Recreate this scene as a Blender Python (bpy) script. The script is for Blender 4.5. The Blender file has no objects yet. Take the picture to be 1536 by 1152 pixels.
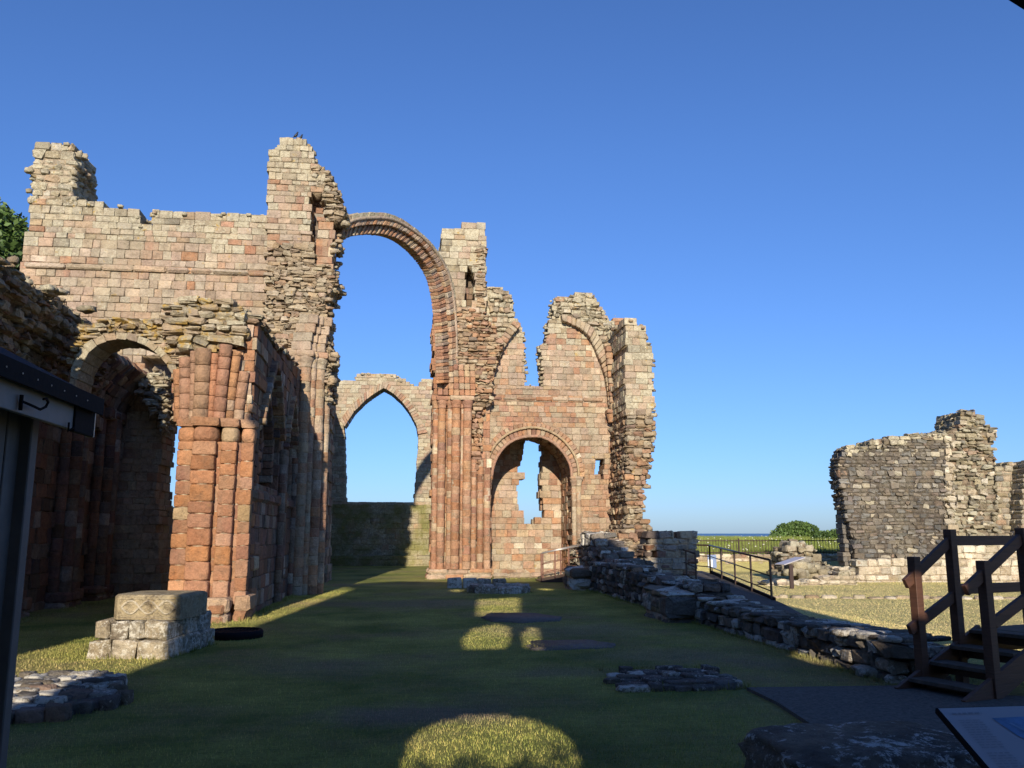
import bpy, math, random
import numpy as np
from mathutils import Vector, Matrix, noise as mnoise

# ------------------------------------------------------------------ camera, sky, sun, exposure
F = 1280.0                       # focal length in pixels of the 1536 px wide photograph
TH = math.atan(224 / F)          # upward pitch
PS = math.radians(7.05)          # camera looks this far right (south) of the nave axis (+Y)
H = 1.65
AZ = math.radians(6.5)           # sunlight travels towards +Y, this far to +X
EL = math.radians(19.5)

C = bpy.context.scene.collection
cam = bpy.data.cameras.new('camera'); camo = bpy.data.objects.new('camera', cam); C.objects.link(camo)
cam.sensor_width = 36; cam.lens = 36 * F / 1536; cam.clip_start = 0.05; cam.clip_end = 40000
camo.location = (0, 0, H); camo.rotation_euler = (math.pi / 2 + TH, 0, -PS)
bpy.context.scene.camera = camo

world = bpy.data.worlds.new('World'); bpy.context.scene.world = world; world.use_nodes = True
nt = world.node_tree; bg = nt.nodes['Background']
sky = nt.nodes.new('ShaderNodeTexSky'); sky.sky_type = 'NISHITA'; sky.sun_disc = False
sky.sun_elevation = EL; sky.sun_rotation = math.pi + AZ
sky.air_density = 1.0; sky.dust_density = 0.35; sky.ozone_density = 3.2; sky.altitude = 0
tint = nt.nodes.new('ShaderNodeMix'); tint.data_type = 'RGBA'; tint.blend_type = 'MULTIPLY'; tint.inputs[0].default_value = 1.0
nt.links.new(sky.outputs[0], tint.inputs[6])
tcw = nt.nodes.new('ShaderNodeTexCoord'); sxw = nt.nodes.new('ShaderNodeSeparateXYZ'); nt.links.new(tcw.outputs['Generated'], sxw.inputs[0])
rmp = nt.nodes.new('ShaderNodeValToRGB'); rmp.color_ramp.elements[0].position = 0.0; rmp.color_ramp.elements[0].color = (.56, .79, 1.38, 1)
rmp.color_ramp.elements[1].position = .42; rmp.color_ramp.elements[1].color = (.70, .965, 1.45, 1); e_ = rmp.color_ramp.elements.new(.16); e_.color = (.63, .87, 1.36, 1)
nt.links.new(sxw.outputs['Z'], rmp.inputs[0]); nt.links.new(rmp.outputs[0], tint.inputs[7])   # clear deep blue evening air
nt.links.new(tint.outputs[2], bg.inputs[0]); bg.inputs[1].default_value = 0.088

sun = bpy.data.lights.new('sun', 'SUN'); suno = bpy.data.objects.new('sun', sun); C.objects.link(suno)
sun.energy = 5.0; sun.angle = math.radians(0.53); sun.color = (1.0, 0.87, 0.70)
LDIR = Vector((math.sin(AZ) * math.cos(EL), math.cos(AZ) * math.cos(EL), -math.sin(EL)))
suno.rotation_euler = LDIR.to_track_quat('-Z', 'Y').to_euler(); suno.location = (-4, -30, 30)

sc = bpy.context.scene
sc.view_settings.view_transform = 'Standard'; sc.view_settings.look = 'None'
sc.view_settings.gamma = 1; sc.view_settings.exposure = 0.38
sc.render.engine = 'CYCLES'

# ------------------------------------------------------------------ pixel <-> world helpers
def ray(px, py):
    r = (px - 768) / F; u = (576 - py) / F
    f = math.cos(TH) - u * math.sin(TH); z = math.sin(TH) + u * math.cos(TH)
    return (r * math.cos(PS) + f * math.sin(PS), -r * math.sin(PS) + f * math.cos(PS), z)
def G(px, py, z=0.0):
    d = ray(px, py); t = (z - H) / d[2]; return (d[0] * t, d[1] * t, z)
def PY(px, py, Y):
    d = ray(px, py); t = Y / d[1]; return (d[0] * t, Y, H + d[2] * t)
class Fr:                         # a vertical plane: u along it, v = height, d = towards the viewer
    def __init__(s, o, U, N=None):
        l = math.hypot(*U); s.o = o; s.U = (U[0] / l, U[1] / l)
        n = (s.U[1], -s.U[0])
        if N is not None and n[0] * N[0] + n[1] * N[1] < 0: n = (-n[0], -n[1])
        s.N = n
    def w(s, u, v, d=0.0):
        return (s.o[0] + s.U[0] * u + s.N[0] * d, s.o[1] + s.U[1] * u + s.N[1] * d, v)
    def uv(s, px, py, d=0.0):
        r = ray(px, py)
        t = ((s.o[0] + s.N[0] * d) * s.N[0] + (s.o[1] + s.N[1] * d) * s.N[1]) / (r[0] * s.N[0] + r[1] * s.N[1])
        x, y, z = r[0] * t, r[1] * t, H + r[2] * t
        return ((x - s.o[0]) * s.U[0] + (y - s.o[1]) * s.U[1], z)
    def pts(s, L, d=0.0): return [s.uv(a, b, d) for a, b in L]
def west(Y): return Fr((0, Y), (1, 0), (0, -1))
def axial(X, side): return Fr((X, 0), (0, 1), (side, 0))

R = random.Random(7)
def U_(a, b): return R.uniform(a, b)

# ------------------------------------------------------------------ stone mesh builder
def _cc():
    V = []; 
    for c in range(8):
        for a in range(3): V.append((c, a))
    pos = lambda c, a: [((c >> k) & 1) if k == a else (0.12 if not (c >> k) & 1 else 0.88) for k in range(3)]
    idx = lambda c, a: c * 3 + a
    F_ = []
    for a in range(3):
        b, c2 = (a + 1) % 3, (a + 2) % 3
        for s in (0, 1):
            cs = [(s << a) | (i << b) | (j << c2) for i, j in ((0, 0), (1, 0), (1, 1), (0, 1))]
            F_.append([idx(c, a) for c in cs])
    for a in range(3):                       # edges along axis a
        b, c2 = (a + 1) % 3, (a + 2) % 3
        for i in (0, 1):
            for j in (0, 1):
                c0 = (i << b) | (j << c2); c1 = c0 | (1 << a)
                F_.append([idx(c0, b), idx(c0, c2), idx(c1, c2), idx(c1, b)])
    for c in range(8): F_.append([idx(c, 0), idx(c, 1), idx(c, 2)])
    P = np.array([pos(c, a) for c, a in V])
    out = []
    for f in F_:
        p = P[f]; n = np.cross(p[1] - p[0], p[2] - p[0]); ctr = p.mean(0) - 0.5
        out.append(f if np.dot(n, ctr) > 0 else f[::-1])
    return V, out
CV, CF = _cc()

class SM:
    """collects stones (chamfered hexahedra) and free meshes; becomes ONE mesh object"""
    def __init__(s): s.hx = []; s.ch = []; s.ji = []; s.hc = []; s.v = []; s.f = []; s.c = []
    def hex(s, P8, ch=0.02, jit=0.005, col=(.4, .3, .2, .3)):
        s.hx.append(P8); s.ch.append(ch); s.ji.append(jit); s.hc.append(col)
    def box(s, c, h, rz=0, ch=0.02, jit=0.005, col=(.4, .3, .2, .3)):
        cs, sn = math.cos(rz), math.sin(rz); P = []
        for k in range(8):
            x = h[0] * (1 if k & 1 else -1); y = h[1] * (1 if k & 2 else -1); z = h[2] * (1 if k & 4 else -1)
            P.append((c[0] + x * cs - y * sn, c[1] + x * sn + y * cs, c[2] + z))
        s.hex(P, ch, jit, col)
    def raw(s, vs, fs, col=(.4, .3, .2, .3), cols=None):
        b = len(s.v); s.v += [tuple(v) for v in vs]; s.f += [tuple(i + b for i in f) for f in fs]
        s.c += cols if cols else [col] * len(vs)
    def bar(s, p, q, w, h, col=(.4, .3, .2, 0), ch=0.003, up=(0, 0, 1), jit=0.0):
        p = Vector(p); q = Vector(q); d = (q - p).normalized(); u = Vector(up)
        sd = d.cross(u)
        if sd.length < 1e-3: sd = d.cross(Vector((0, 1, 0)))
        sd.normalize(); u = sd.cross(d)
        P = []
        for k in range(8):
            b = q if k & 1 else p
            P.append(tuple(b + sd * (w / 2 if k & 2 else -w / 2) + u * (h / 2 if k & 4 else -h / 2)))
        s.hex(P, ch, jit, col)
    def tube(s, pts, r, n=8, col=(.1, .1, .1, 0), caps=True):
        pts = [Vector(p) for p in pts]; rr = r if isinstance(r, (list, tuple)) else [r] * len(pts)
        vs = []; fs = []; prev = None
        for i, p in enumerate(pts):
            t = (pts[min(i + 1, len(pts) - 1)] - pts[max(i - 1, 0)]).normalized()
            a = t.cross(Vector((0, 0, 1))) if prev is None else prev - t * prev.dot(t)
            if a.length < 1e-3: a = t.cross(Vector((1, 0, 0)))
            a.normalize(); prev = a; b = t.cross(a)
            for k in range(n):
                g = 2 * math.pi * k / n; vs.append(p + (a * math.cos(g) + b * math.sin(g)) * rr[i])
        for i in range(len(pts) - 1):
            for k in range(n):
                fs.append((i * n + k, i * n + (k + 1) % n, (i + 1) * n + (k + 1) % n, (i + 1) * n + k))
        if caps: fs.append(tuple(range(n))[::-1]); fs.append(tuple(range((len(pts) - 1) * n, len(pts) * n)))
        s.raw(vs, fs, col)
    def lathe(s, cx, cy, prof, n=16, col=(.4, .3, .2, .3), sx=1.0, sy=1.0, rz=0, jit=0.0):
        vs = []; fs = []; m = len(prof)
        for r, z in prof:
            for k in range(n):
                g = 2 * math.pi * k / n + rz; j = 1 + U_(-jit, jit)
                vs.append((cx + r * math.cos(g) * sx * j, cy + r * math.sin(g) * sy * j, z))
        for i in range(m - 1):
            for k in range(n): fs.append((i * n + k, i * n + (k + 1) % n, (i + 1) * n + (k + 1) % n, (i + 1) * n + k))
        fs.append(tuple(range(n))[::-1]); fs.append(tuple(range((m - 1) * n, m * n)))
        s.raw(vs, fs, col)
    def build(s, name, mat, parent=None, smooth=True, base=None):
        vv = []; faces = []; cols = []
        if s.hx:
            P = np.array(s.hx, float)                                  # N,8,3  corner index = sx+2sy+4sz
            n = len(P); ch = np.array(s.ch); ji = np.array(s.ji)
            ex = np.linalg.norm(P[:, 1] - P[:, 0], axis=1); ey = np.linalg.norm(P[:, 2] - P[:, 0], axis=1)
            ez = np.linalg.norm(P[:, 4] - P[:, 0], axis=1)
            fr = np.clip(ch[:, None] / np.maximum(np.stack([ex, ey, ez], 1), 1e-4), 0, .42)
            L = np.zeros((n, 24, 3))
            for i, (c, a) in enumerate(CV):
                for k in range(3):
                    sgn = (c >> k) & 1
                    L[:, i, k] = sgn if k == a else (1 - fr[:, k] if sgn else fr[:, k])
            x, y, z = L[..., 0:1], L[..., 1:2], L[..., 2:3]
            W = 0
            for c in range(8):
                w = (x if c & 1 else 1 - x) * (y if c & 2 else 1 - y) * (z if c & 4 else 1 - z)
                W = W + w * P[:, c:c + 1, :]
            rs = np.random.RandomState(len(name) * 131 + n)
            W = W + rs.normal(0, 1, W.shape) * np.minimum(ji, 0.05)[:, None, None] * (ch > 0)[:, None, None]
            det = np.einsum('ij,ij->i', np.cross(P[:, 1] - P[:, 0], P[:, 2] - P[:, 0]), P[:, 4] - P[:, 0])
            vv = W.reshape(-1, 3).tolist()
            for i in range(n):
                b = i * 24
                if det[i] >= 0: faces += [[k + b for k in f] for f in CF]
                else: faces += [[k + b for k in f[::-1]] for f in CF]
            cols = np.repeat(np.array(s.hc, float), 24, axis=0).tolist()
        b = len(vv); vv = vv + s.v; faces = faces + [[i + b for i in f] for f in s.f]; cols = cols + list(s.c)
        A = np.array(vv, float)
        if parent is not None:
            o0 = ORG.get(parent.name, (0, 0, 0))
        else:
            if base is None: base = (A[:, 0].mean(), A[:, 1].mean(), A[:, 2].min())
            o0 = tuple(base)
        A = A - np.array(o0)
        me = bpy.data.meshes.new(name); me.from_pydata(A.tolist(), [], faces)
        ca = me.color_attributes.new('col', 'FLOAT_COLOR', 'POINT')
        ca.data.foreach_set('color', np.array(cols, np.float32).ravel())
        nh = len(s.hx) * len(CF)
        if smooth: me.polygons.foreach_set('use_smooth', [False] * nh + [True] * (len(me.polygons) - nh))
        me.materials.append(mat); me.update()
        o = bpy.data.objects.new(name, me); C.objects.link(o)
        if parent is not None: o.parent = parent
        else: o.location = o0
        ORG[o.name] = o0
        return o
ORG = {}
def tag(o, label=None, cat=None, group=None, kind=None):
    if label: o['label'] = label
    if cat: o['category'] = cat
    if group: o['group'] = group
    if kind: o['kind'] = kind
    return o
def thing(name, label, cat, loc, group=None):
    o = bpy.data.objects.new(name, None); C.objects.link(o); o.location = loc; ORG[o.name] = tuple(loc)
    o.empty_display_size = .2
    return tag(o, label, cat, group)
def copy_tree(o, off, label=None):
    c = o.copy(); C.objects.link(c); c.location = Vector(o.location) + Vector(off); ORG[c.name] = tuple(c.location)
    if label: c['label'] = label
    for ch in o.children:
        k = ch.copy(); C.objects.link(k); k.parent = c
        for g in ch.children: m = g.copy(); C.objects.link(m); m.parent = k
    return c

# ------------------------------------------------------------------ palettes: (weight, rgb, lichen)
def pal(*items):
    tot = sum(i[0] for i in items)
    def f(u=0, v=0):
        x = U_(0, tot)
        for w, c, l in items:
            x -= w
            if x <= 0: break
        k = U_(.84, 1.16); t = U_(-.02, .02)
        return (c[0] * k + t, c[1] * k, max(c[2] * k - t, .01), max(0, l + U_(-.12, .12)))
    return f
red = pal((6, (.44, .235, .135), .12), (4, (.37, .185, .11), .08), (2, (.50, .31, .19), .15), (1.5, (.46, .35, .225), .25), (.8, (.29, .15, .095), .1), (.25, (.64, .53, .37), .1))
pink = pal((5, (.465, .345, .25), .35), (3, (.445, .315, .225), .25), (4, (.44, .365, .265), .6), (.8, (.53, .42, .31), .2), (.8, (.36, .27, .19), .3), (.4, (.41, .245, .165), .2))
buff = pal((5, (.425, .375, .265), .8), (3, (.38, .335, .235), .9), (1.3, (.41, .31, .215), .5), (.8, (.53, .475, .36), .5), (.8, (.27, .235, .165), .6))
rubb = pal((5, (.42, .33, .22), .5), (4, (.36, .27, .175), .4), (2, (.48, .41, .29), .7), (1.2, (.38, .235, .15), .2), (1.3, (.24, .18, .125), .3))
rrub = pal((5, (.42, .25, .15), .3), (3, (.43, .32, .205), .5), (2, (.31, .185, .12), .2))
olive = pal((5, (.36, .32, .22), .6), (3, (.29, .255, .18), .5), (2, (.46, .42, .30), .7), (1, (.20, .17, .12), .4), (.5, (.40, .28, .19), .3))
dark = pal((4, (.29, .155, .105), .10), (3, (.22, .125, .09), .1), (3, (.25, .19, .14), .3), (.9, (.38, .31, .25), .2), (.3, (.50, .44, .36), .1), (1, (.13, .09, .07), .1))  # shade of the unlit walls put into these dark sandstone tones
grey = pal((4, (.33, .29, .225), 1.05), (3, (.20, .18, .15), .5), (2, (.34, .305, .25), .8), (.6, (.27, .19, .145), .3))
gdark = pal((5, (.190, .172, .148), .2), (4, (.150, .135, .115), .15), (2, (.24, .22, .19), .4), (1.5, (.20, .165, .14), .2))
white = pal((2, (.62, .56, .43), .5), (5, (.66, .58, .44), .3), (3, (.56, .48, .36), .4), (1, (.42, .35, .25), .5))
green = pal((4, (.33, .27, .15), .75), (3, (.27, .235, .13), .8), (1, (.36, .25, .16), .4))
MORT = (.52, .42, .30, .15); SHADE_MORT = (.27, .22, .17, .1)  # pale mortar, and a copy darkened for the shaded walls
redp = pal((6, (.40, .195, .105), .05), (4, (.34, .16, .09), .05), (2, (.45, .25, .15), .1), (.8, (.46, .34, .20), .2), (.3, (.58, .46, .30), .1))
def mixp(a, b, f):
    return lambda u=0, v=0: (a if R.random() > f(u, v) else b)(u, v)

# ------------------------------------------------------------------ masonry
def scan(v, polys):
    xs = []
    for P in polys:
        n = len(P)
        for i in range(n):
            (x0, y0), (x1, y1) = P[i], P[(i + 1) % n]
            if (y0 <= v < y1) or (y1 <= v < y0): xs.append(x0 + (v - y0) / (y1 - y0) * (x1 - x0))
    xs.sort(); return [(xs[i], xs[i + 1]) for i in range(0, len(xs) - 1, 2)]
def inside(u, v, polys): return any(a <= u <= b for a, b in scan(v, polys))

def wall(S, fr, poly, d=0.0, th=1.0, ch=(.2, .3), bl=(.25, .55), holes=(), rough=.016, jit=.004, gap=.010,
         cham=.010, p=red, edge=.05, mort=MORT, piece=(.3, .6), core=True, skin=.22, core_in=.03, warp=0.0):
    polys = [poly] + list(holes)
    v = min(q[1] for q in poly); vmax = max(q[1] for q in poly)
    while v < vmax - .03:
        h = U_(*ch); v1 = min(v + h, vmax)
        if vmax - v1 < ch[0] * .4: v1 = vmax
        m = (v + v1) / 2; nx = v1 + (v1 - v) * .5
        for a, b in scan(m, polys):
            if b - a < .07: continue
            a += U_(-edge, edge); b += U_(-edge, edge); L = b - a
            if L < .06: continue
            cuts = [a]; 
            while True:
                l = U_(*bl)
                if cuts[-1] + l > b - bl[0] * .5: break
                cuts.append(cuts[-1] + l)
            cuts.append(b)
            for i in range(len(cuts) - 1):
                u0, u1 = cuts[i] + gap / 2, cuts[i + 1] - gap / 2
                end = i == 0 or i == len(cuts) - 2; top = not inside((u0 + u1) / 2, nx, polys)
                dd = d + U_(-rough, rough) + (U_(-1.5, 1.5) * rough if R.random() < .12 else 0)
                ds = [dd]
                if end or top:
                    while ds[-1] - piece[1] > d - th + piece[0] * .6: ds.append(ds[-1] - U_(*piece))
                    ds.append(d - th + U_(-rough, rough))
                else: ds.append(dd - skin)
                for k in range(len(ds) - 1):
                    j0, j1 = (0, 0) if k == 0 else (U_(-edge, edge) * .5, U_(-edge, edge) * .5)
                    tj = U_(-.5, .5) * edge if top else 0
                    g0 = 0 if k == 0 else gap / 2
                    w0 = U_(-1, 1) * warp; w1 = U_(-1, 1) * warp; w2 = U_(-1, 1) * warp; w3 = U_(-1, 1) * warp
                    aa = u0 + (j0 if i == 0 else 0); bb = u1 + (j1 if i == len(cuts) - 2 else 0)
                    P = [fr.w(aa + w0, v + gap / 2 + w1, ds[k + 1] + g0), fr.w(bb + w2, v + gap / 2 + w3, ds[k + 1] + g0),
                         fr.w(aa + w0, v + gap / 2 + w1, ds[k] - g0), fr.w(bb + w2, v + gap / 2 + w3, ds[k] - g0),
                         fr.w(aa - w2, v1 - gap / 2 + tj + w1, ds[k + 1] + g0), fr.w(bb - w0, v1 - gap / 2 + tj + w3, ds[k + 1] + g0),
                         fr.w(aa - w2, v1 - gap / 2 + tj + w1, ds[k] - g0), fr.w(bb - w0, v1 - gap / 2 + tj + w3, ds[k] - g0)]
                    S.hex(P, cham * U_(.6, 2.2), jit * U_(.7, 2.4), p((u0 + u1) / 2, m))
                if core:
                    ca = cuts[i] + (.07 if i == 0 else 0); cb = cuts[i + 1] - (.07 if i == len(cuts) - 2 else 0)
                    ct = v1 - (.05 if top else 0)
                    if cb - ca > .02 and ct - v > .02:
                        d1, d0 = d - core_in, d - th + core_in + .01
                        if d1 - d0 > .02:
                            vs = [fr.w(x, z, dq) for z in (v, ct) for dq in (d0, d1) for x in (ca, cb)]
                            S.raw(vs, [(0, 1, 3, 2), (4, 6, 7, 5), (0, 4, 5, 1), (2, 3, 7, 6), (0, 2, 6, 4), (1, 5, 7, 3)], mort)
        v = v1

def rubble(S, fr, poly, d=0.0, th=1.0, p=rubb, **k):
    a = dict(ch=(.07, .17), bl=(.13, .42), rough=.06, jit=.014, gap=.012, cham=.028, edge=.09, warp=.014, piece=(.2, .45), mort=(.30, .23, .16, .3), core_in=.10)
    a.update(k); wall(S, fr, poly, d=d, th=th, p=p, **a)

def curve_len(P):
    L = [0]
    for i in range(1, len(P)): L.append(L[-1] + math.dist(P[i - 1], P[i]))
    return L
def resample(P, n):
    L = curve_len(P); out = []
    for i in range(n + 1):
        t = L[-1] * i / n; k = 0
        while k < len(L) - 2 and L[k + 1] < t: k += 1
        f = (t - L[k]) / max(L[k + 1] - L[k], 1e-6); a, b = P[k], P[k + 1]
        out.append(tuple(a[j] + (b[j] - a[j]) * f for j in range(len(a))))
    return out
def smooth(P, it=2):
    for _ in range(it):
        Q = [P[0]]
        for a, b in zip(P, P[1:]):
            Q.append(tuple(a[i] * .75 + b[i] * .25 for i in range(2))); Q.append(tuple(a[i] * .25 + b[i] * .75 for i in range(2)))
        Q.append(P[-1]); P = Q
    return P
def ring(S, fr, inn, out, d0, d1, n, p=red, gap=.008, cham=.02, jit=.005, rough=.012, alt=0.0):
    A = resample(inn, n); B = resample(out, n)
    for i in range(n):
        g = gap / max(math.dist(A[i], A[i + 1]), .02) / 2
        lp = lambda P, Q, t: (P[0] + (Q[0] - P[0]) * t, P[1] + (Q[1] - P[1]) * t)
        a0, a1 = lp(A[i], A[i + 1], g), lp(A[i], A[i + 1], 1 - g); b0, b1 = lp(B[i], B[i + 1], g), lp(B[i], B[i + 1], 1 - g)
        dd = d0 + U_(-rough, rough) - (alt if i % 2 else 0)
        P = [fr.w(a0[0], a0[1], d1), fr.w(a1[0], a1[1], d1), fr.w(a0[0], a0[1], dd), fr.w(a1[0], a1[1], dd),
             fr.w(b0[0], b0[1], d1), fr.w(b1[0], b1[1], d1), fr.w(b0[0], b0[1], dd), fr.w(b1[0], b1[1], dd)]
        S.hex(P, cham, jit, p((a0[0] + b0[0]) / 2, a0[1]))
def arc(cu, cv, r, a0, a1, n=24, ry=None):
    ry = ry or r
    return [(cu + r * math.cos(math.radians(a0 + (a1 - a0) * i / n)), cv + ry * math.sin(math.radians(a0 + (a1 - a0) * i / n))) for i in range(n + 1)]
def shaft(S, x, y, r, z0, z1, p=red, h=(.22, .32), n=14, jit=.006, mort=None):
    mort = mort or (SHADE_MORT if p is dark else MORT)
    S.lathe(x, y, [(r * .93, z0), (r * .93, z1 - .01)], n, mort)
    z = z0
    while z < z1 - .04:
        zz = min(z + U_(*h), z1)
        if z1 - zz < .1: zz = z1
        c = p(x, z); e = min(.012, r * .12); rr = r + U_(-jit, jit); ox, oy = U_(-jit, jit), U_(-jit, jit)
        S.lathe(x + ox, y + oy, [(rr - e, z + .004), (rr - e * .3, z + .004 + e * .4), (rr, z + .004 + e), (rr, z + .004 + e * 2), (rr + U_(-jit, jit), (z + zz) / 2), (rr, zz - .004 - e * 2), (rr, zz - .004 - e), (rr - e * .3, zz - .004 - e * .4), (rr - e, zz - .004)], n, c, rz=U_(0, 1), jit=.025)
        z = zz
def cushion(S, x, y, r, z0, z1, p=red, n=16):
    h = z1 - z0; c = p(x, z0); c2 = p(x, z1)
    S.lathe(x, y, [(r * 1.0, z0), (r * 1.18, z0 + h * .04), (r * 1.18, z0 + h * .12), (r * 1.05, z0 + h * .16), (r * 1.25, z0 + h * .32), (r * 1.5, z0 + h * .52), (r * 1.55, z0 + h * .64), (r * 1.5, z0 + h * .66)], n, c, jit=.02)
    S.box((x, y, z0 + h * .83), (r * 1.62, r * 1.62, h * .16), 0, .03, .008, c2)
def rock(S, c, rad, seed=0, rz=0, col=(.3, .27, .22, .6), n=22, m=12, amp=.22, sq=.55, fr_=1.6):
    vs = []; fs = []; cs, sn = math.cos(rz), math.sin(rz)
    sg = lambda x, e: math.copysign(abs(x) ** e, x)
    for i in range(m + 1):
        ph = -math.pi / 2 + math.pi * i / m
        for k in range(n):
            g = 2 * math.pi * k / n
            x = sg(math.cos(ph), sq) * sg(math.cos(g), sq); y = sg(math.cos(ph), sq) * sg(math.sin(g), sq); z = sg(math.sin(ph), sq)
            q = Vector((x, y, z)) * fr_ + Vector((seed * 7.1, seed * 3.3, 0))
            k2 = 1 + amp * mnoise.noise(q) + amp * .45 * mnoise.noise(q * 2.7)
            x *= rad[0] * k2; y *= rad[1] * k2; z *= rad[2] * k2
            vs.append((c[0] + x * cs - y * sn, c[1] + x * sn + y * cs, c[2] + z))
    for i in range(m):
        for k in range(n): fs.append((i * n + k, i * n + (k + 1) % n, (i + 1) * n + (k + 1) % n, (i + 1) * n + k))
    S.raw(vs, fs, col)

def crumble(S, fr, px, th, n, p=rubb, d=0.0, size=(.05, .13), conv=True):
    P = fr.pts(px) if conv else px
    for u, v in resample(P, n):
        k = R.randrange(999)
        x, y, z = fr.w(u + U_(-.05, .05), v + U_(-.13, -.01), d - U_(-.04, th))
        a = U_(*size); rock(S, (x, y, z), (a, a * U_(.7, 1.1), a * U_(.4, .75)), k, U_(0, 3), p(u, v), 9, 6, .4, .45)
# ------------------------------------------------------------------ materials
def mat(name):
    m = bpy.data.materials.new(name); m.use_nodes = True; n = m.node_tree
    b = n.nodes['Principled BSDF']; return m, n, b
def nd(n, t, **k):
    x = n.nodes.new(t)
    for a, v in k.items():
        if a in x.inputs: x.inputs[a].default_value = v
        else: setattr(x, a, v)
    return x
def ramp(n, fac, stops):
    r = n.nodes.new('ShaderNodeValToRGB'); e = r.color_ramp.elements
    e[0].position = stops[0][0]; e[0].color = stops[0][1]; e[1].position = stops[-1][0]; e[1].color = stops[-1][1]
    for p_, c in stops[1:-1]: q = e.new(p_); q.color = c
    n.links.new(fac, r.inputs[0]); return r
def mixc(n, fac, a, b, bt='MIX'):
    m = n.nodes.new('ShaderNodeMix'); m.data_type = 'RGBA'; m.blend_type = bt
    for s, v in ((m.inputs[0], fac), (m.inputs[6], a), (m.inputs[7], b)):
        if isinstance(v, (int, float, tuple)): s.default_value = v
        else: n.links.new(v, s)
    return m.outputs[2]
def math_(n, op, a, b=0.0):
    m = n.nodes.new('ShaderNodeMath'); m.operation = op
    for s, v in ((m.inputs[0], a), (m.inputs[1], b)):
        if isinstance(v, (int, float)): s.default_value = v
        else: n.links.new(v, s)
    return m.outputs[0]
W4 = lambda x: (x, x, x, 1)
def stone_mat(name, ochre=0.0, bump=.6, algae=0.0, white_l=.6, black=.5, sc_=1.0, lcol=(.56, .52, .38, 1), streak=.45, wash=.45, wcol=(.40, .325, .235, 1), pits=.9, gain=1.03):
    m, n, b = mat(name); b.inputs['Roughness'].default_value = .92; b.inputs['Specular IOR Level'].default_value = .2
    at = nd(n, 'ShaderNodeAttribute', attribute_name='col'); geo = n.nodes.new('ShaderNodeNewGeometry'); pos = geo.outputs['Position']
    def nz(s, det=6, rough=.62):
        t = nd(n, 'ShaderNodeTexNoise', Scale=s * sc_, Detail=det, Roughness=rough); n.links.new(pos, t.inputs['Vector']); return t.outputs['Fac']
    n1, n2, n3 = nz(2.1), nz(9, 8, .7), nz(30, 6, .7)
    var = ramp(n, n2, [(.25, W4(.62)), (.5, W4(1.0)), (.78, W4(1.30))]).outputs[0]
    c = mixc(n, 1.0, at.outputs['Color'], var, 'MULTIPLY')
    fine = ramp(n, n3, [(.3, W4(.80)), (.7, W4(1.15))]).outputs[0]
    c = mixc(n, 1.0, c, fine, 'MULTIPLY')
    c = mixc(n, 1.0, c, ramp(n, nz(.75, 4), [(.3, W4(.78)), (.7, W4(1.12))]).outputs[0], 'MULTIPLY')
    if streak:                                 # grey green rain streaks
        mp = nd(n, 'ShaderNodeMapping'); mp.inputs['Scale'].default_value = (1.5, 1.5, .16); n.links.new(pos, mp.inputs[0])
        ts = nd(n, 'ShaderNodeTexNoise', Scale=1.0, Detail=7, Roughness=.65); n.links.new(mp.outputs[0], ts.inputs['Vector'])
        c = mixc(n, math_(n, 'MULTIPLY', ramp(n, ts.outputs['Fac'], [(.47, W4(0)), (.62, W4(1))]).outputs[0], streak), c, (.37, .34, .235, 1))
    ws = ramp(n, nz(1.7, 9, .72), [(.40, W4(0)), (.62, W4(1))]).outputs[0]      # weathering wash that runs across the joints
    c = mixc(n, math_(n, 'MULTIPLY', ws, wash), c, wcol)
    pt_ = ramp(n, nz(19, 5, .75), [(.30, W4(.45)), (.43, W4(1))]).outputs[0]
    c = mixc(n, pits, c, mixc(n, 1.0, c, pt_, 'MULTIPLY'))
    # dark weathering blotches
    d1 = ramp(n, nz(3.7, 8, .75), [(.50, W4(0)), (.66, W4(1))]).outputs[0]
    c = mixc(n, math_(n, 'MULTIPLY', d1, black), c, (.115, .09, .065, 1))
    # pale crustose lichen
    l1 = nz(13, 8, .8); l1 = math_(n, 'ADD', l1, math_(n, 'MULTIPLY', n1, .35))
    thr = math_(n, 'SUBTRACT', .92, math_(n, 'MULTIPLY', at.outputs['Alpha'], .30))
    msk = math_(n, 'MULTIPLY', math_(n, 'SUBTRACT', l1, thr), 14.0); cl = nd(n, 'ShaderNodeClamp'); n.links.new(msk, cl.inputs[0])
    c = mixc(n, math_(n, 'MULTIPLY', cl.outputs[0], white_l), c, lcol)
    if algae:
        a1 = ramp(n, nz(.9, 5), [(.42, W4(0)), (.6, W4(1))]).outputs[0]
        c = mixc(n, math_(n, 'MULTIPLY', a1, algae), c, (.17, .17, .045, 1))
    if ochre:
        o1 = ramp(n, nz(3.0, 7, .72), [(.64 - .12 * ochre, W4(0)), (.69 - .10 * ochre, W4(1))]).outputs[0]
        c = mixc(n, math_(n, 'MULTIPLY', o1, math_(n, 'MINIMUM', math_(n, 'MULTIPLY', at.outputs['Alpha'], 1.1), .85)), c, (.42, .27, .05, 1))
    if gain != 1: c = mixc(n, 1.0, c, (gain, gain, gain, 1), 'MULTIPLY')
    n.links.new(c, b.inputs['Base Color'])
    bp = nd(n, 'ShaderNodeBump', Strength=min(1, bump + .25), Distance=.075)
    hh = math_(n, 'ADD', math_(n, 'ADD', math_(n, 'MULTIPLY', n2, 1.1), math_(n, 'MULTIPLY', n3, .4)), math_(n, 'MULTIPLY', nz(4.2, 3), .8))
    n.links.new(hh, bp.inputs['Height']); n.links.new(bp.outputs[0], b.inputs['Normal'])
    return m
M = {}
M['stone'] = stone_mat('sandstone', ochre=.25)
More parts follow.
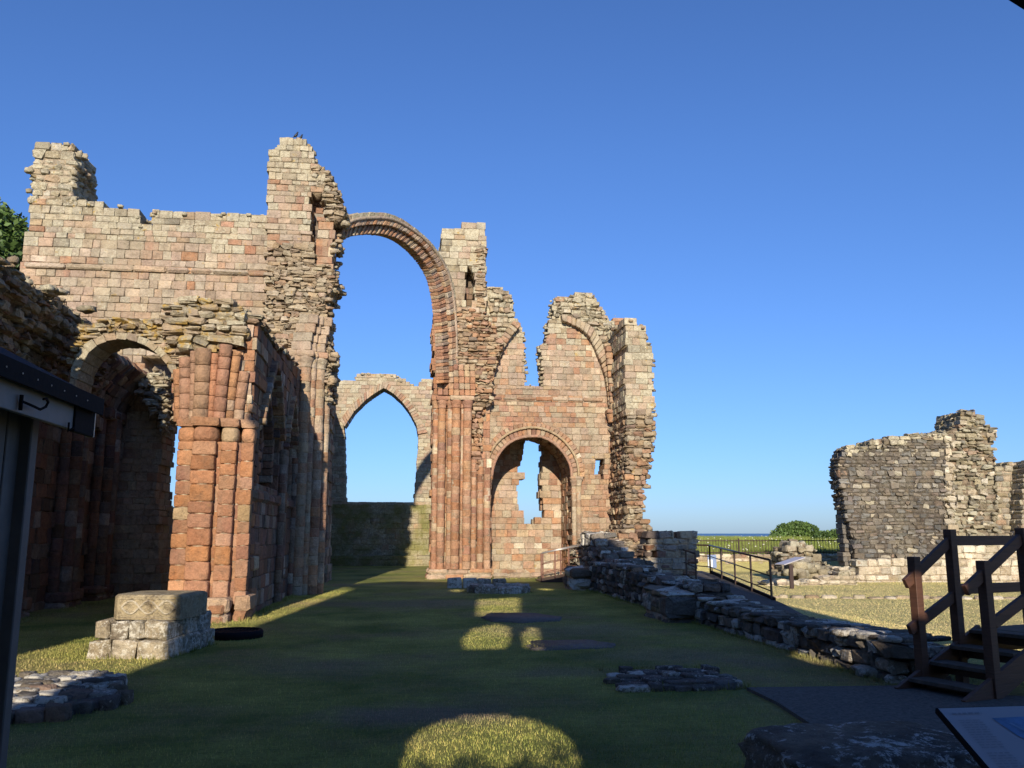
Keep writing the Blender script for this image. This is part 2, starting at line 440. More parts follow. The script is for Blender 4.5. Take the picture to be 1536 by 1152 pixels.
M['lichen'] = stone_mat('lichened_sandstone', ochre=.3, white_l=.75, black=.55, wcol=(.40, .355, .25, 1))
M['ochre'] = stone_mat('orange_lichened_sandstone', ochre=1.0, white_l=.75)
M['red'] = stone_mat('red_sandstone', ochre=.1, wash=.22, wcol=(.42, .27, .17, 1), streak=.12, black=.45)
M['dark'] = stone_mat('shade_toned_sandstone', ochre=.1, black=.5, wash=.3, wcol=(.14, .10, .08, 1), streak=.2, gain=1)  # shaded copy of the sandstone, its darkness is in the colour
M['green'] = stone_mat('algae_sandstone', algae=.75, ochre=.1)
M['grey'] = stone_mat('grey_stone', ochre=.15, white_l=.45, black=.4, streak=.2, wash=.25, wcol=(.22, .20, .165, 1), gain=1)
M['low'] = stone_mat('low_wall_stone', ochre=0, white_l=.9, black=.8, lcol=(.66, .64, .57, 1), bump=1.0, streak=0, wash=0, gain=1)
M['white'] = stone_mat('pale_stone', ochre=0, white_l=.6, black=.4, lcol=(.72, .68, .56, 1), wash=0, gain=1)
M['base'] = stone_mat('lichened_base_stone', ochre=.1, white_l=.8, black=.95, lcol=(.76, .73, .63, 1), bump=1.0, wash=0)

def plain(name, col, rough=.6, metal=0, bump=0, scale=20, var=.15, stretch=None):
    m, n, b = mat(name); b.inputs['Roughness'].default_value = rough; b.inputs['Metallic'].default_value = metal
    if rough >= .8: b.inputs['Specular IOR Level'].default_value = .1
    tc = n.nodes.new('ShaderNodeTexCoord'); v = tc.outputs['Object']
    if stretch:
        mp = nd(n, 'ShaderNodeMapping'); mp.inputs['Scale'].default_value = stretch; n.links.new(v, mp.inputs[0]); v = mp.outputs[0]
    t = nd(n, 'ShaderNodeTexNoise', Scale=scale, Detail=6, Roughness=.65); n.links.new(v, t.inputs['Vector'])
    r = ramp(n, t.outputs['Fac'], [(.3, W4(1 - var)), (.7, W4(1 + var))])
    n.links.new(mixc(n, 1.0, tuple(col) + (1,), r.outputs[0], 'MULTIPLY'), b.inputs['Base Color'])
    if bump:
        bp = nd(n, 'ShaderNodeBump', Strength=bump, Distance=.01); n.links.new(t.outputs['Fac'], bp.inputs['Height']); n.links.new(bp.outputs[0], b.inputs['Normal'])
    return m
M['timber'] = plain('brown_stained_timber', (.085, .038, .022), .6, 0, .5, 3, .3, (1, 1, 12))
M['tread'] = plain('worn_tread_timber', (.10, .08, .065), .8, 0, .4, 12, .3)
M['hutboard'] = plain('grey_painted_board', (.19, .185, .19), .6, 0, .2, 6, .12)
M['hutdoor'] = plain('dark_grey_plank', (.10, .098, .10), .65, 0, .3, 5, .2)
M['felt'] = plain('blue_black_roof_felt', (.022, .032, .05), .9, 0, .8, 60, .4)
M['black'] = plain('black_iron', (.010, .010, .013), .8, 0, .2, 30, .2)
M['rail'] = plain('brown_painted_steel', (.045, .025, .02), .45, .1, .1, 30, .2)
M['rust'] = plain('red_brown_painted_steel', (.16, .07, .045), .6, 0, .1, 30, .3)
M['rail_pale'] = plain('galvanised_steel', (.45, .42, .38), .4, .6, .1, 30, .15)
M['asphalt'] = plain('path_asphalt', (.11, .10, .09), .9, 0, .8, 30, .45)
M['panel'] = plain('panel_print', (.42, .40, .42), .35, 0, 0, 3, .04)
M['slab'] = plain('slate_slab', (.15, .13, .115), .8, 0, .5, 9, .35)
M['bird'] = plain('black_feathers', (.010, .012, .018), .5, 0, .2, 40, .3)

WORN = [(*G(620, 1072)[:2], .95, .85), (*G(470, 1000)[:2], 1.2, .4), (*G(860, 945)[:2], 1.8, .5), (*G(1180, 995)[:2], .9, .5), (*G(1010, 985)[:2], 1.3, .5), (*G(640, 905)[:2], 2.2, .55), (*G(840, 1010)[:2], .7, .5)]
def grass_mat(name, blade=False, meadow=False):
    m, n, b = mat(name); b.inputs['Roughness'].default_value = .85; b.inputs['Specular IOR Level'].default_value = .15
    geo = n.nodes.new('ShaderNodeNewGeometry'); pos = geo.outputs['Position']
    def nz(s, det=5, rough=.6):
        t = nd(n, 'ShaderNodeTexNoise', Scale=s, Detail=det, Roughness=rough); n.links.new(pos, t.inputs['Vector']); return t.outputs['Fac']
    g0, g1 = ((.14, .175, .04, 1), (.37, .36, .10, 1)) if not meadow else ((.13, .18, .035, 1), (.27, .32, .08, 1))
    c = mixc(n, ramp(n, nz(.55, 6, .65), [(.35, W4(0)), (.65, W4(1))]).outputs[0], g0, g1)
    dry = ramp(n, nz(.32, 7, .7), [(.47, W4(0)), (.66, W4(1))]).outputs[0]
    c = mixc(n, math_(n, 'MULTIPLY', dry, .8 if not meadow else .35), c, (.27, .215, .115, 1))
    if not meadow:                              # the lawn outside the nave is parched and yellow
        sx = n.nodes.new('ShaderNodeSeparateXYZ'); n.links.new(pos, sx.inputs[0])
        k_ = nd(n, 'ShaderNodeMapRange'); k_.inputs[1].default_value = 6.0; k_.inputs[2].default_value = 8.5; n.links.new(sx.outputs[0], k_.inputs[0])
        kk = math_(n, 'MULTIPLY', k_.outputs[0], ramp(n, nz(.8, 6, .7), [(.3, W4(.95)), (.7, W4(.6))]).outputs[0])
        c = mixc(n, kk, c, (.52, .46, .205, 1))
    if not meadow:                              # worn, bare brown patches in the turf
        for (wx, wy, wr, ws_) in WORN:
            mp = nd(n, 'ShaderNodeMapping'); mp.inputs['Location'].default_value = (-wx / wr, -wy / (wr * .6), 0); mp.inputs['Scale'].default_value = (1 / wr, 1 / (wr * .6), 0); n.links.new(pos, mp.inputs[0])
            ln = n.nodes.new('ShaderNodeVectorMath'); ln.operation = 'LENGTH'; n.links.new(mp.outputs[0], ln.inputs[0])
            dq = math_(n, 'ADD', ln.outputs['Value'], math_(n, 'MULTIPLY', nz(1.8, 6, .7), 1.3))
            mk = ramp(n, math_(n, 'MULTIPLY', dq, .4), [(.44, W4(ws_)), (.74, W4(0))]).outputs[0]
            c = mixc(n, mk, c, (.25, .20, .14, 1))
    f = ramp(n, nz(28 if not blade else 60, 8, .8), [(.28, W4(.55)), (.5, W4(1)), (.75, W4(1.5))]).outputs[0]
    c = mixc(n, 1.0, c, f, 'MULTIPLY')
    if not blade:
        st = nd(n, 'ShaderNodeMapping'); st.inputs['Scale'].default_value = (.35, 1.5, 1); n.links.new(pos, st.inputs[0])
        t = nd(n, 'ShaderNodeTexNoise', Scale=6, Detail=6, Roughness=.7); n.links.new(st.outputs[0], t.inputs['Vector'])
        c = mixc(n, 1.0, c, ramp(n, t.outputs['Fac'], [(.3, W4(.8)), (.7, W4(1.2))]).outputs[0], 'MULTIPLY')
        bp = nd(n, 'ShaderNodeBump', Strength=1.0, Distance=.04); n.links.new(nz(40, 6, .8), bp.inputs['Height']); n.links.new(bp.outputs[0], b.inputs['Normal'])
    else:
        at = nd(n, 'ShaderNodeAttribute', attribute_name='col'); c = mixc(n, 1.0, c, at.outputs['Color'], 'MULTIPLY')
    n.links.new(c, b.inputs['Base Color']); return m
M['grass'] = grass_mat('lawn'); M['blade'] = grass_mat('grass_blades', True); M['meadow'] = grass_mat('meadow', False, True)
def leaf_mat(name, c0, c1):
    m, n, b = mat(name); b.inputs['Roughness'].default_value = .6
    at = nd(n, 'ShaderNodeAttribute', attribute_name='col')
    n.links.new(mixc(n, at.outputs['Alpha'], c0, c1), b.inputs['Base Color']); return m
M['leaf'] = leaf_mat('leaves', (.035, .07, .014, 1), (.10, .17, .035, 1))
M['white_flower'] = plain('white_umbel', (.7, .7, .6), .8)
m_, n_, b_ = mat('sea_water'); b_.inputs['Base Color'].default_value = (.012, .05, .13, 1); b_.inputs['Roughness'].default_value = .35
t_ = nd(n_, 'ShaderNodeTexNoise', Scale=.15, Detail=8); g_ = n_.nodes.new('ShaderNodeNewGeometry'); n_.links.new(g_.outputs['Position'], t_.inputs['Vector'])
bp_ = nd(n_, 'ShaderNodeBump', Strength=.6, Distance=.6); n_.links.new(t_.outputs['Fac'], bp_.inputs['Height']); n_.links.new(bp_.outputs[0], b_.inputs['Normal'])
M['sea'] = m_

# ------------------------------------------------------------------ ground
def sstep(x): x = max(0., min(1., x)); return x * x * (3 - 2 * x)
def hgt(x, y):
    z = 0.012 * mnoise.noise(Vector((x * .7, y * .7, 0))) + .02 * mnoise.noise(Vector((x * .2, y * .2, 3)))
    if y > 36: z += (sstep((y - 36.4) / .6) * .62 + sstep((y - 38) / 36) * .52) * sstep((x - 3) / 4)
    if y > 45: z += (.16 * mnoise.noise(Vector((x * .10, y * .10, 5))) + .07 * mnoise.noise(Vector((x * .4, y * .4, 8)))) * sstep((y - 45) / 15)
    far = math.hypot(x, y)
    z -= 12 * sstep((far - 95) / 130)
    return z
def axis_pts(lo, hi, dense0, dense1, st, grow=1.25):
    a = list(np.arange(dense0, dense1 + st, st)); s = st; x = a[-1]
    while x < hi: s *= grow; x += s; a.append(x)
    s = st; x = a[0]; b = []
    while x > lo: s *= grow; x -= s; b.append(x)
    return b[::-1] + a
xs = axis_pts(-9000, 9000, -12, 34, .5); ys = axis_pts(-9000, 9000, -4, 62, .5)
S = SM(); nx = len(xs)
S.raw([(x, y, hgt(x, y)) for y in ys for x in xs], [(j * nx + i, j * nx + i + 1, (j + 1) * nx + i + 1, (j + 1) * nx + i) for j in range(len(ys) - 1) for i in range(nx - 1)])
gr = S.build('ground', M['grass'], base=(0, 0, 0)); tag(gr, kind='structure')
S = SM(); S.raw([(-30000, -30000, -7), (30000, -30000, -7), (30000, 30000, -7), (-30000, 30000, -7)], [(0, 1, 2, 3)])
tag(S.build('sea', M['sea'], base=(0, 0, -7)), kind='structure')

def slab_sheet(name, poly, mt, z=.006, kind='structure'):
    S = SM(); n = len(poly)
    top = [(x, y, z) for x, y in poly]; bot = [(x, y, z - .12) for x, y in poly]
    S.raw(top + bot, [tuple(range(n))] + [(i, n + i, n + (i + 1) % n, (i + 1) % n) for i in range(n)])
    return tag(S.build(name, mt, smooth=False), kind=kind)
g2 = lambda L: [G(a, b)[:2] for a, b in L]
slab_sheet('path', g2([(1120, 1036), (1352, 1033), (1480, 1046), (1700, 1060), (1900, 1152), (2000, 1400), (1330, 1400), (1290, 1152), (1245, 1112), (1205, 1084), (1165, 1058)]), M['asphalt'], .035)

def flush_slab(name, label, px, mt, z, paved=False):
    P = g2(px)
    if not paved:
        S = SM(); n = len(P); q = []
        for i in range(n):
            a, b = P[i], P[(i + 1) % n]
            for k in range(5): t = k / 5; q.append((a[0] + (b[0] - a[0]) * t + U_(-.035, .035), a[1] + (b[1] - a[1]) * t + U_(-.05, .05)))
        n = len(q)
        S.raw([(x, y, z) for x, y in q] + [(x, y, -.1) for x, y in q], [tuple(range(n))] + [(i, n + i, n + (i + 1) % n, (i + 1) % n) for i in range(n)], (.15, .13, .125, .1))
    else:
        S = SM(); fr = None; x0, x1 = min(p[0] for p in P), max(p[0] for p in P); y = min(p[1] for p in P); y1 = max(p[1] for p in P)
        while y < y1:
            h = U_(.10, .22); 
            for a, b in scan(y + h / 2, [P]):
                a += U_(-.12, .12); b += U_(-.12, .12); x = a
                while x < b - .05:
                    l = min(U_(.13, .34), b - x); zt = z + U_(-.03, .03)
                    rock(S, (x + l / 2, y + h / 2 + U_(-.03, .03), zt * .35), (l / 2 + .005, h / 2 + .01, zt * .65), int(x * 37 + y * 91), U_(-.12, .12), grey(0, 0) if (R.random() < .8 if z > .105 else R.random() < .35) else (.15, .13, .115, .6), 16, 8, .22, .28)
                    x += l
            y += h
    o = S.build(name, mt); return tag(o, label, 'stone slab')
flush_slab('grave_slab', 'flat dark grave slab set in the grass just behind the stone ring foot', [(722, 926), (738, 920), (800, 920), (842, 926), (840, 931), (780, 934), (735, 932)], M['slab'], .014)
flush_slab('grave_slab', 'smooth flat grey slab in the lawn touching the small sunlit patch', [(792, 970), (800, 962), (880, 961), (925, 967), (920, 973), (850, 976), (800, 976)], M['slab'], .016)
flush_slab('stone_paving', 'patch of dark cracked flagstones sunk in the shaded lawn before the low wall', [(915, 1020), (925, 1010), (1060, 1008), (1110, 1028), (1085, 1036), (940, 1038)], M['low'], .06, True)
flush_slab('stone_paving', 'low spread of flat lichened stones in the grass beside the hut', [(-60, 1040), (0, 1030), (60, 1022), (150, 1022), (188, 1034), (176, 1060), (110, 1078), (0, 1090), (-60, 1092)], M['low'], .11, True)

# ------------------------------------------------------------------ west front behind the camera (casts the long shadow)
YW = -1.5; kx = math.tan(AZ); kz = math.tan(EL) / math.cos(AZ)
def back(p):                       # carry a point back along the sunbeam to the plane of the west front
    x, y, z = p; t = y - YW; return (x - t * kx, z + t * kz)
fw = west(YW)
sil = [back(G(510, 879)), back(G(540, 875)), back(G(600, 873)), back(G(700, 874)), back(G(830, 873)), back(PY(880, 815, 28)), back(PY(905, 822, 28)),
       back(PY(930, 850, 28)), back(PY(962, 880, 28))]
xL = back(G(250, 990))[0]
hT = 1.9 + (26 - YW) * kz + .9
xr0 = back(PY(983, 850, 26.2))[0]; xr1 = back(G(1150, 900))[0]
sil = [(xL, -.3), (xL, sil[0][1] - .6)] + sil + [(xr0 - .15, sil[-1][1] - .8), (xr0, sil[-1][1]), (xr0, hT - .3), (xr1, hT), (xr1, -.3)]
dr = [back(G(a, b)) for a, b in ((607, 1146), (612, 1118), (632, 1100), (665, 1085), (700, 1077), (740, 1075), (780, 1079), (820, 1090), (850, 1105), (868, 1125), (874, 1146))]
dr = [(dr[0][0], 0.0)] + dr + [(dr[-1][0], 0.0)]
w1 = [back(G(a, b)) for a, b in ((697, 978), (695, 960), (712, 943), (745, 936), (765, 941), (769, 962), (760, 978))]
w2 = [back(G(a, b)) for a, b in ((793, 978), (785, 960), (785, 950), (797, 941), (811, 945), (814, 962), (818, 978))]
w3 = [back(G(a, b)) for a, b in ((715, 925), (718, 899), (781, 897), (782, 925))]
w4 = [back(G(a, b)) for a, b in ((676, 888), (692, 889), (692, 884), (678, 885))]
w5 = [back(G(a, b)) for a, b in ((808, 886), (828, 887), (828, 882), (810, 882))]
_a = G(1351, 1038); _c = G(1452, 1058); _w = (-(_c[1] - _a[1]), _c[0] - _a[0]); _f = Fr(_a[:2], _w if _w[0] > 0 else (-_w[0], -_w[1]))
w7 = [back(_f.w(*_f.uv(a, b))) for a, b in ((1350, 866), (1384, 862), (1394, 944), (1356, 948))]
w6 = [back(G(a, b)) for a, b in ((1192, 986), (1206, 979), (1240, 990), (1290, 1001), (1284, 1008), (1235, 1001))]
S = SM()
wall(S, fw, sil, th=.35, ch=(.05, .06), bl=(.6, 1.1), holes=[dr, w1, w2, w3, w4, w5, w6, w7], p=red, edge=.02, rough=.02)
wf = thing('west_front', 'ruined church west front with round arched doorway standing behind the camera', 'ruined wall', (2, YW, 0))
S.build('wall', M['dark'], wf)
xa = back(G(60, 1000))[0]; xu = back(G(70, 972))[0]
S = SM(); wall(S, fw, [(xu - 9, -.2), (xu, -.2), (xu, 9.4), (xu - .5, 10.4), (xu - 9, 10.4)], th=.8, ch=(.25, .3), bl=(.5, .9), p=red)
tag(S.build('north_west_tower', M['dark']), 'stump of the north west tower standing behind the hut', 'tower')

# ------------------------------------------------------------------ north transept wall (lit upper wall on the left)
YN = 24.5; fn = west(YN)
gn = lambda u, v: max(0, min(.9, (v - 9.2) / 1.6))
pN = mixp(mixp(pink, red, lambda u, v: .08), buff, gn)
T = thing('transept_wall', 'tall pink sandstone wall with string course and notched top left of the arch', 'ruined wall', (-7, YN, 0))
top = [(46, 297), (100, 303), (191, 309), (208, 314), (208, 336), (225, 337), (233, 314), (307, 317), (402, 322), (402, 500)]
P = fn.pts([(14, 470), (30, 400), (33, 388), (38, 350), (44, 330)] + top)
hz = fn.uv(300, 640)[1]
S = SM()
arch_u0, arch_u1 = fn.uv(196, 700)[0], fn.uv(330, 700)[0]
# lower wall: left jamb ragged, opening to the crossing aisle, arch head
P2 = P + [(fn.uv(402, 500)[0], hz)]
low_poly = [(P[0][0], -.2)] + P + [(fn.uv(402, 480)[0], -.2)]
um = (arch_u0 + arch_u1) / 2; ur = (arch_u1 - arch_u0) / 2
aspring = fn.uv(262, 650)[1]
# opening between ragged jamb (px 253) and hidden pier
hole = fn.pts([(238, 905), (241, 860), (236, 800), (238, 770), (234, 740), (240, 700), (246, 650), (262, 600), (250, 575), (235, 560), (215, 548), (215, 536), (240, 528), (300, 530), (345, 560), (350, 905)])
holes = [hole] + [fn.pts(q) for q in ([(44, 377), (49, 377), (49, 381), (44, 381)], [(201, 386), (207, 386), (207, 391), (201, 391)])]
wall(S, fn, low_poly, th=1.3, holes=holes, p=pN, ch=(.16, .27), bl=(.2, .48))
S.build('wall', M['stone'], T)
S = SM()                                      # backing of the two putlog holes
for q in ((46, 379), (204, 388)):
    u, v = fn.uv(*q); S.box((u, YN + .5, v), (.18, .05, .18), 0, .01, 0, SHADE_MORT)
S.build('putlog_backing', M['dark'], T)
S = SM()
a = fn.uv(38, 395); b = fn.uv(402, 412)
zc = (a[1] + b[1]) / 2
wall(S, fn, [(a[0], zc - .09), (b[0], zc - .09), (b[0], zc + .09), (a[0], zc + .09)], d=.09, th=.2, ch=(.16, .17), bl=(.6, 1.1), p=pN, cham=.04, core=False)
S.build('string_course', M['stone'], T)
S = SM()
wall(S, fn, fn.pts([(47, 304), (46, 275), (46, 252), (51, 245), (52, 225), (56, 214), (112, 215), (114, 232), (116, 246), (108, 262), (106, 285), (110, 306)]), th=1.7, p=buff, ch=(.14, .26), bl=(.2, .5), jit=.012, rough=.035, cham=.028, edge=.07, warp=.008)
fb = west(YN + .9)
wall(S, fb, fb.pts([(104, 306), (104, 262), (118, 250), (122, 262), (126, 275), (128, 290), (130, 306)]), th=1.1, p=rubb, ch=(.1, .2), rough=.05, edge=.08, jit=.01)
crumble(S, fn, [(47, 300), (46, 252), (52, 225), (56, 214), (112, 215), (116, 246), (108, 262), (108, 300)], 1.5, 90, buff)
crumble(S, fn, top[1:-1], 1.2, 110, buff, size=(.04, .09))
S.build('turret', M['lichen'], T)

# ------------------------------------------------------------------ crossing pier / stair turret carrying the arch (north west)
T = thing('crossing_pier', 'tallest broken stair turret with two birds perched on top', 'ruined pier', (-3.3, YN, 0))
S = SM()
pT = mixp(mixp(pink, red, lambda u, v: .22), buff, lambda u, v: .12 + .8 * max(0, min(1, (v - 11.0) / 1.2)))
facing = [(400, 372), (400, 322), (402, 258), (404, 231), (415, 227), (417, 216), (428, 208), (455, 210), (465, 219), (471, 233), (473, 250), (480, 256), (487, 262),
          (490, 275), (486, 286), (470, 290), (466, 300), (468, 318), (466, 340), (468, 360), (472, 372)]
wall(S, fn, fn.pts(facing), d=.10, th=1.7, p=pT, ch=(.13, .24), bl=(.18, .42), rough=.02, edge=.04)
stub = [(473, 250), (494, 258), (499, 271), (507, 281), (507, 289), (511, 300), (516, 315), (517, 328), (506, 345), (499, 373), (475, 372), (475, 325), (487, 322), (486, 310), (474, 300), (487, 289), (488, 268)]
rubble(S, fn, fn.pts([(471, 252), (494, 258), (499, 271), (507, 281), (507, 289), (511, 300), (516, 315), (517, 328), (506, 332), (488, 326), (488, 306), (484, 289), (470, 287)]), d=.16, th=1.5)
wall(S, fn, fn.pts([(476, 326), (500, 326), (503, 345), (499, 374), (499, 420), (476, 420)]), d=.02, th=1.2, p=red, ch=(.2, .3), bl=(.25, .4))
S.build('turret', M['stone'], T)
S = SM()                                     # stair shaft backing seen through the break, its shade put into dark stones
wall(S, fn, fn.pts([(464, 284), (489, 284), (489, 385), (464, 385)]), d=-.55, th=.5, p=dark, mort=SHADE_MORT)
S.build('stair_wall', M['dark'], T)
S = SM()
rubble(S, fn, fn.pts([(398, 372), (436, 368), (472, 372), (478, 395), (497, 400), (508, 420), (499, 427), (496, 443), (486, 456), (494, 461), (490, 480), (484, 500), (482, 520), (396, 520), (398, 440)]), d=.22, th=1.9, p=mixp(rubb, pink, lambda u, v: .25))
rubble(S, fn, fn.pts([(478, 505), (484, 500), (491, 511), (502, 526), (500, 540), (497, 555), (498, 580), (493, 600), (480, 600)]), d=.0, th=1.6)
crumble(S, fn, [(404, 231), (415, 227), (417, 216), (428, 208), (455, 210), (465, 219), (471, 233), (480, 250), (494, 258), (499, 271), (508, 285), (511, 300), (517, 318), (515, 330)], 1.5, 120, mixp(buff, rubb, lambda u, v: .5), size=(.05, .12))
crumble(S, fn, [(508, 340), (498, 400), (508, 420), (496, 443), (486, 456), (494, 461), (488, 490), (491, 511), (502, 526), (498, 560), (494, 600)], 1.5, 110, rubb, d=.1)
S.build('rubble_core', M['stone'], T)
# lower stem + responds with capitals
S = SM()
wall(S, fn, [(fn.uv(398, 520)[0], -.2), (fn.uv(398, 520)[0], fn.uv(440, 520)[1]), (fn.uv(478, 520)[0], fn.uv(440, 520)[1]), (fn.uv(478, 560)[0], -.2)], d=.05, th=1.9, p=mixp(red, pink, lambda u, v: .4), ch=(.22, .34), bl=(.3, .6))
S.build('stem', M['stone'], T)
zcap = fn.uv(460, 545)[1]
for i, (px, r, dd) in enumerate(((434, .15, .16), (447, .17, .26), (460, .16, .30), (470, .10, .18), (480, .15, .02), (489, .13, -.25))):
    u = fn.uv(px, 560)[0]; S = SM()
    shaft(S, u, YN - dd, r, 0, zcap - .18, p=mixp(red, pink, lambda u, v: .45))
    o = S.build('shaft', M['stone'], T)
    S = SM(); cushion(S, u, YN - dd, r * .95, zcap - .2, zcap + .28, p=pink); S.build('capital', M['stone'], o)
    if i in (1, 2, 3, 4):
        S = SM(); h0 = zcap + .28
        z = h0; k = 0
        while z < zcap + 1.15:
            t = (z - h0); x = u + .10 * t + .16 * t * t
            S.box((x, YN - dd - .02, z + .13), (r * .9, r * 1.2, .125), 0, .02, .006, pink()); z += .26
        S.build('vault_springer', M['stone'], T)

# north east pier beyond
fe = west(30.6)
S = SM()
wall(S, fe, fe.pts([(440, 905), (440, 540), (470, 540), (494, 552), (498, 570), (496, 600), (495, 640), (493, 700), (492, 760), (491, 820), (491, 905)]), th=1.8, p=mixp(dark, pink, lambda u, v: .4), ch=(.22, .32))
o = S.build('stem', M['stone']); T2 = thing('far_pier', 'dark shafted pier half hidden behind the turret, left of the far window', 'ruined pier', (-3.2, 30.6, 0))
o.data.transform(Matrix.Translation(Vector(ORG[o.name]) - Vector((-3.2, 30.6, 0)))); o.parent = T2; o.location = (0, 0, 0)
for px in (478, 486):
    u = fe.uv(px, 700)[0]; S = SM(); shaft(S, u, 30.6 - .1, .13, 0, 7.4, p=mixp(dark, pink, lambda u, v: .3)); S.build('shaft', M['stone'], T2)

# ------------------------------------------------------------------ jackdaws
def bird(name, label, px, py, sc, face):
    x, y, z = PY(px, py, YN + .35); z0 = z
    T = thing(name, label, 'bird', (x, y, z0), 'pair of black birds on the turret')
    S = SM(); sp = [(-.13, .10, .012), (-.10, .13, .035), (-.05, .17, .060), (.0, .22, .068), (.035, .27, .058), (.045, .315, .038), (.055, .345, .040), (.065, .37, .036), (.085, .385, .012)]
    S.tube([(a * face * sc + x, y, z0 + b * sc) for a, b, _ in sp], [r * sc for _, _, r in sp], 10, (.01, .01, .015, 0))
    S.build('body', M['bird'], T)
    S = SM(); S.tube([(x + .08 * face * sc, y - .01, z0 + .372 * sc), (x + .13 * face * sc, y - .03, z0 + .36 * sc)], [.014 * sc, .002], 6); S.build('beak', M['bird'], T)
    S = SM(); S.bar((x - .10 * face * sc, y, z0 + .14 * sc), (x - .2 * face * sc, y, z0 + .03 * sc), .05 * sc, .015); S.build('tail', M['bird'], T)
    for q in (-.02, .02):
        S = SM(); S.tube([(x + .01 * face, y + q, z0 + .16 * sc), (x + .015 * face, y + q, z0 - .02)], .007, 6); S.build('leg', M['bird'], T)
bird('bird', 'upright black bird, left and higher of the pair on the turret', 444, 209, .62, 1)
bird('bird', 'black bird perched lower, right of the pair on the turret', 451, 212, .58, 1)

# ------------------------------------------------------------------ the high diagonal arch
YS = 32.0
A0 = PY(503, 362, 25.2); B0 = PY(668, 440, 31.4)
fa = Fr((A0[0], A0[1]), (B0[0] - A0[0], B0[1] - A0[1]), (0, -1))
ext = smooth(fa.pts([(507, 330), (517, 323), (540, 319), (575, 320), (592, 326), (620, 345), (642, 364), (660, 390), (672, 415), (679, 450), (682, 490), (683, 575)]))
inn = smooth(fa.pts([(500, 372), (508, 361), (525, 354), (560, 350), (590, 356), (612, 371), (632, 392), (646, 415), (652, 440), (656, 470), (659, 500), (661, 575)]))
mid1 = [tuple(a[i] * .72 + b[i] * .28 for i in (0, 1)) for a, b in zip(resample(ext, 60), resample(inn, 60))]
mid2 = [tuple(a[i] * .40 + b[i] * .60 for i in (0, 1)) for a, b in zip(resample(ext, 60), resample(inn, 60))]
T = thing('rib_arch', 'slender free standing diagonal vault rib spanning high between two piers', 'stone arch', (A0[0], A0[1], 0))
pa = mixp(pink, buff, lambda u, v: .4)
S = SM(); ring(S, fa, mid1, resample(ext, 60), .18, -.26, 36, p=buff, cham=.02); S.build('extrados_course', M['lichen'], T)
S = SM(); ring(S, fa, mid2, mid1, .25, -.32, 52, p=mixp(pink, red, lambda u, v: .4), cham=.03); S.build('moulded_order', M['red'], T)
S = SM(); ring(S, fa, resample(inn, 60), mid2, .14, -.20, 84, p=mixp(red, pink, lambda u, v: .5), cham=.02, alt=.035); S.build('billet_order', M['red'], T)
S = SM(); roll = [fa.w(u, v, .25) for u, v in resample(mid1, 60)]; S.tube(roll, .055, 8, pink()); S.build('roll_moulding', M['stone'], T)

# ------------------------------------------------------------------ south east crossing pier with turret
fs = west(YS)
T = thing('crossing_pier', 'clustered red sandstone pier right of the far window, topped by a square turret', 'ruined pier', (2, YS, 0))
S = SM()
lanc = fs.pts([(698, 463), (697, 410), (701, 404), (705, 402), (709, 406), (712, 414), (711, 440), (709, 460)])
wall(S, fs, fs.pts([(656, 480), (655, 440), (655, 405), (656, 376), (662, 374), (662, 343), (692, 340), (694, 334), (729, 335), (730, 380), (729, 402), (730, 440), (729, 470)]), d=.05, th=2.2, p=mixp(pink, buff, lambda u, v: max(.1, min(.95, (v - 10) / 2))), ch=(.18, .32), bl=(.3, .6), holes=[lanc], rough=.02)
S.build('turret', M['lichen'], T)
S = SM(); wall(S, fs, fs.pts([(694, 398), (716, 398), (716, 468), (694, 468)]), d=-.9, th=.4, p=dark, mort=SHADE_MORT); S.build('stair_wall', M['dark'], T)
S = SM()
rubble(S, fs, fs.pts([(680, 470), (694, 466), (729, 470), (757, 520), (745, 545), (738, 578), (738, 610), (680, 610)]), d=.30, th=2.0, p=mixp(rubb, rrub, lambda u, v: .5))
rubble(S, fs, fs.pts([(712, 372), (728, 372), (731, 385), (728, 402), (728, 462), (714, 462), (714, 404), (709, 398)]), d=.10, th=.5)
S.build('rubble_core', M['red'], T)
S = SM()
wall(S, fs, fs.pts([(649, 600), (652, 555), (645, 553), (652, 524), (648, 482), (649, 443), (660, 470), (682, 470), (682, 600)]), d=.05, th=1.6, p=red, ch=(.18, .32), bl=(.25, .45), edge=.07)
zq = fs.uv(700, 600)[1]
wall(S, fs, [(fs.uv(648, 700)[0], -.2), (fs.uv(648, 700)[0], zq), (fs.uv(736, 700)[0], zq), (fs.uv(736, 700)[0], -.2)], d=.0, th=1.9, p=red, ch=(.24, .34), bl=(.28, .5))
S.build('stem', M['red'], T)
S = SM()
wall(S, fs, [(fs.uv(641, 855)[0], -.2), (fs.uv(641, 855)[0], .38), (fs.uv(737, 855)[0], .38), (fs.uv(737, 855)[0], -.2)], d=.42, th=1.4, p=mixp(pink, red, lambda u, v: .3), ch=(.19, .2), bl=(.5, .8), cham=.05)
S.build('plinth', M['red'], T)
zc2 = fs.uv(690, 606)[1]
for i, (px, r, dd, tp) in enumerate(((652, .12, .06, 0), (661, .15, .20, 0), (674, .12, .22, 0), (682, .16, .34, 0), (692, .07, .28, 0), (699, .16, .34, 0), (710, .11, .16, 1), (720, .12, .10, 1), (730, .13, .16, 1))):
    u = fs.uv(px, 740)[0]; S = SM()
    ztop = zc2 - .22 if not tp else (fs.uv(px, 690)[1] if px < 725 else fs.uv(px, 712)[1])
    shaft(S, u, YS - dd, r, .36, ztop)
    o = S.build('shaft', M['red'], T)
    if not tp:
        S = SM(); cushion(S, u, YS - dd, r * .95, ztop, ztop + .45, p=mixp(red, pink, lambda u, v: .3)); S.build('capital', M['red'], o)
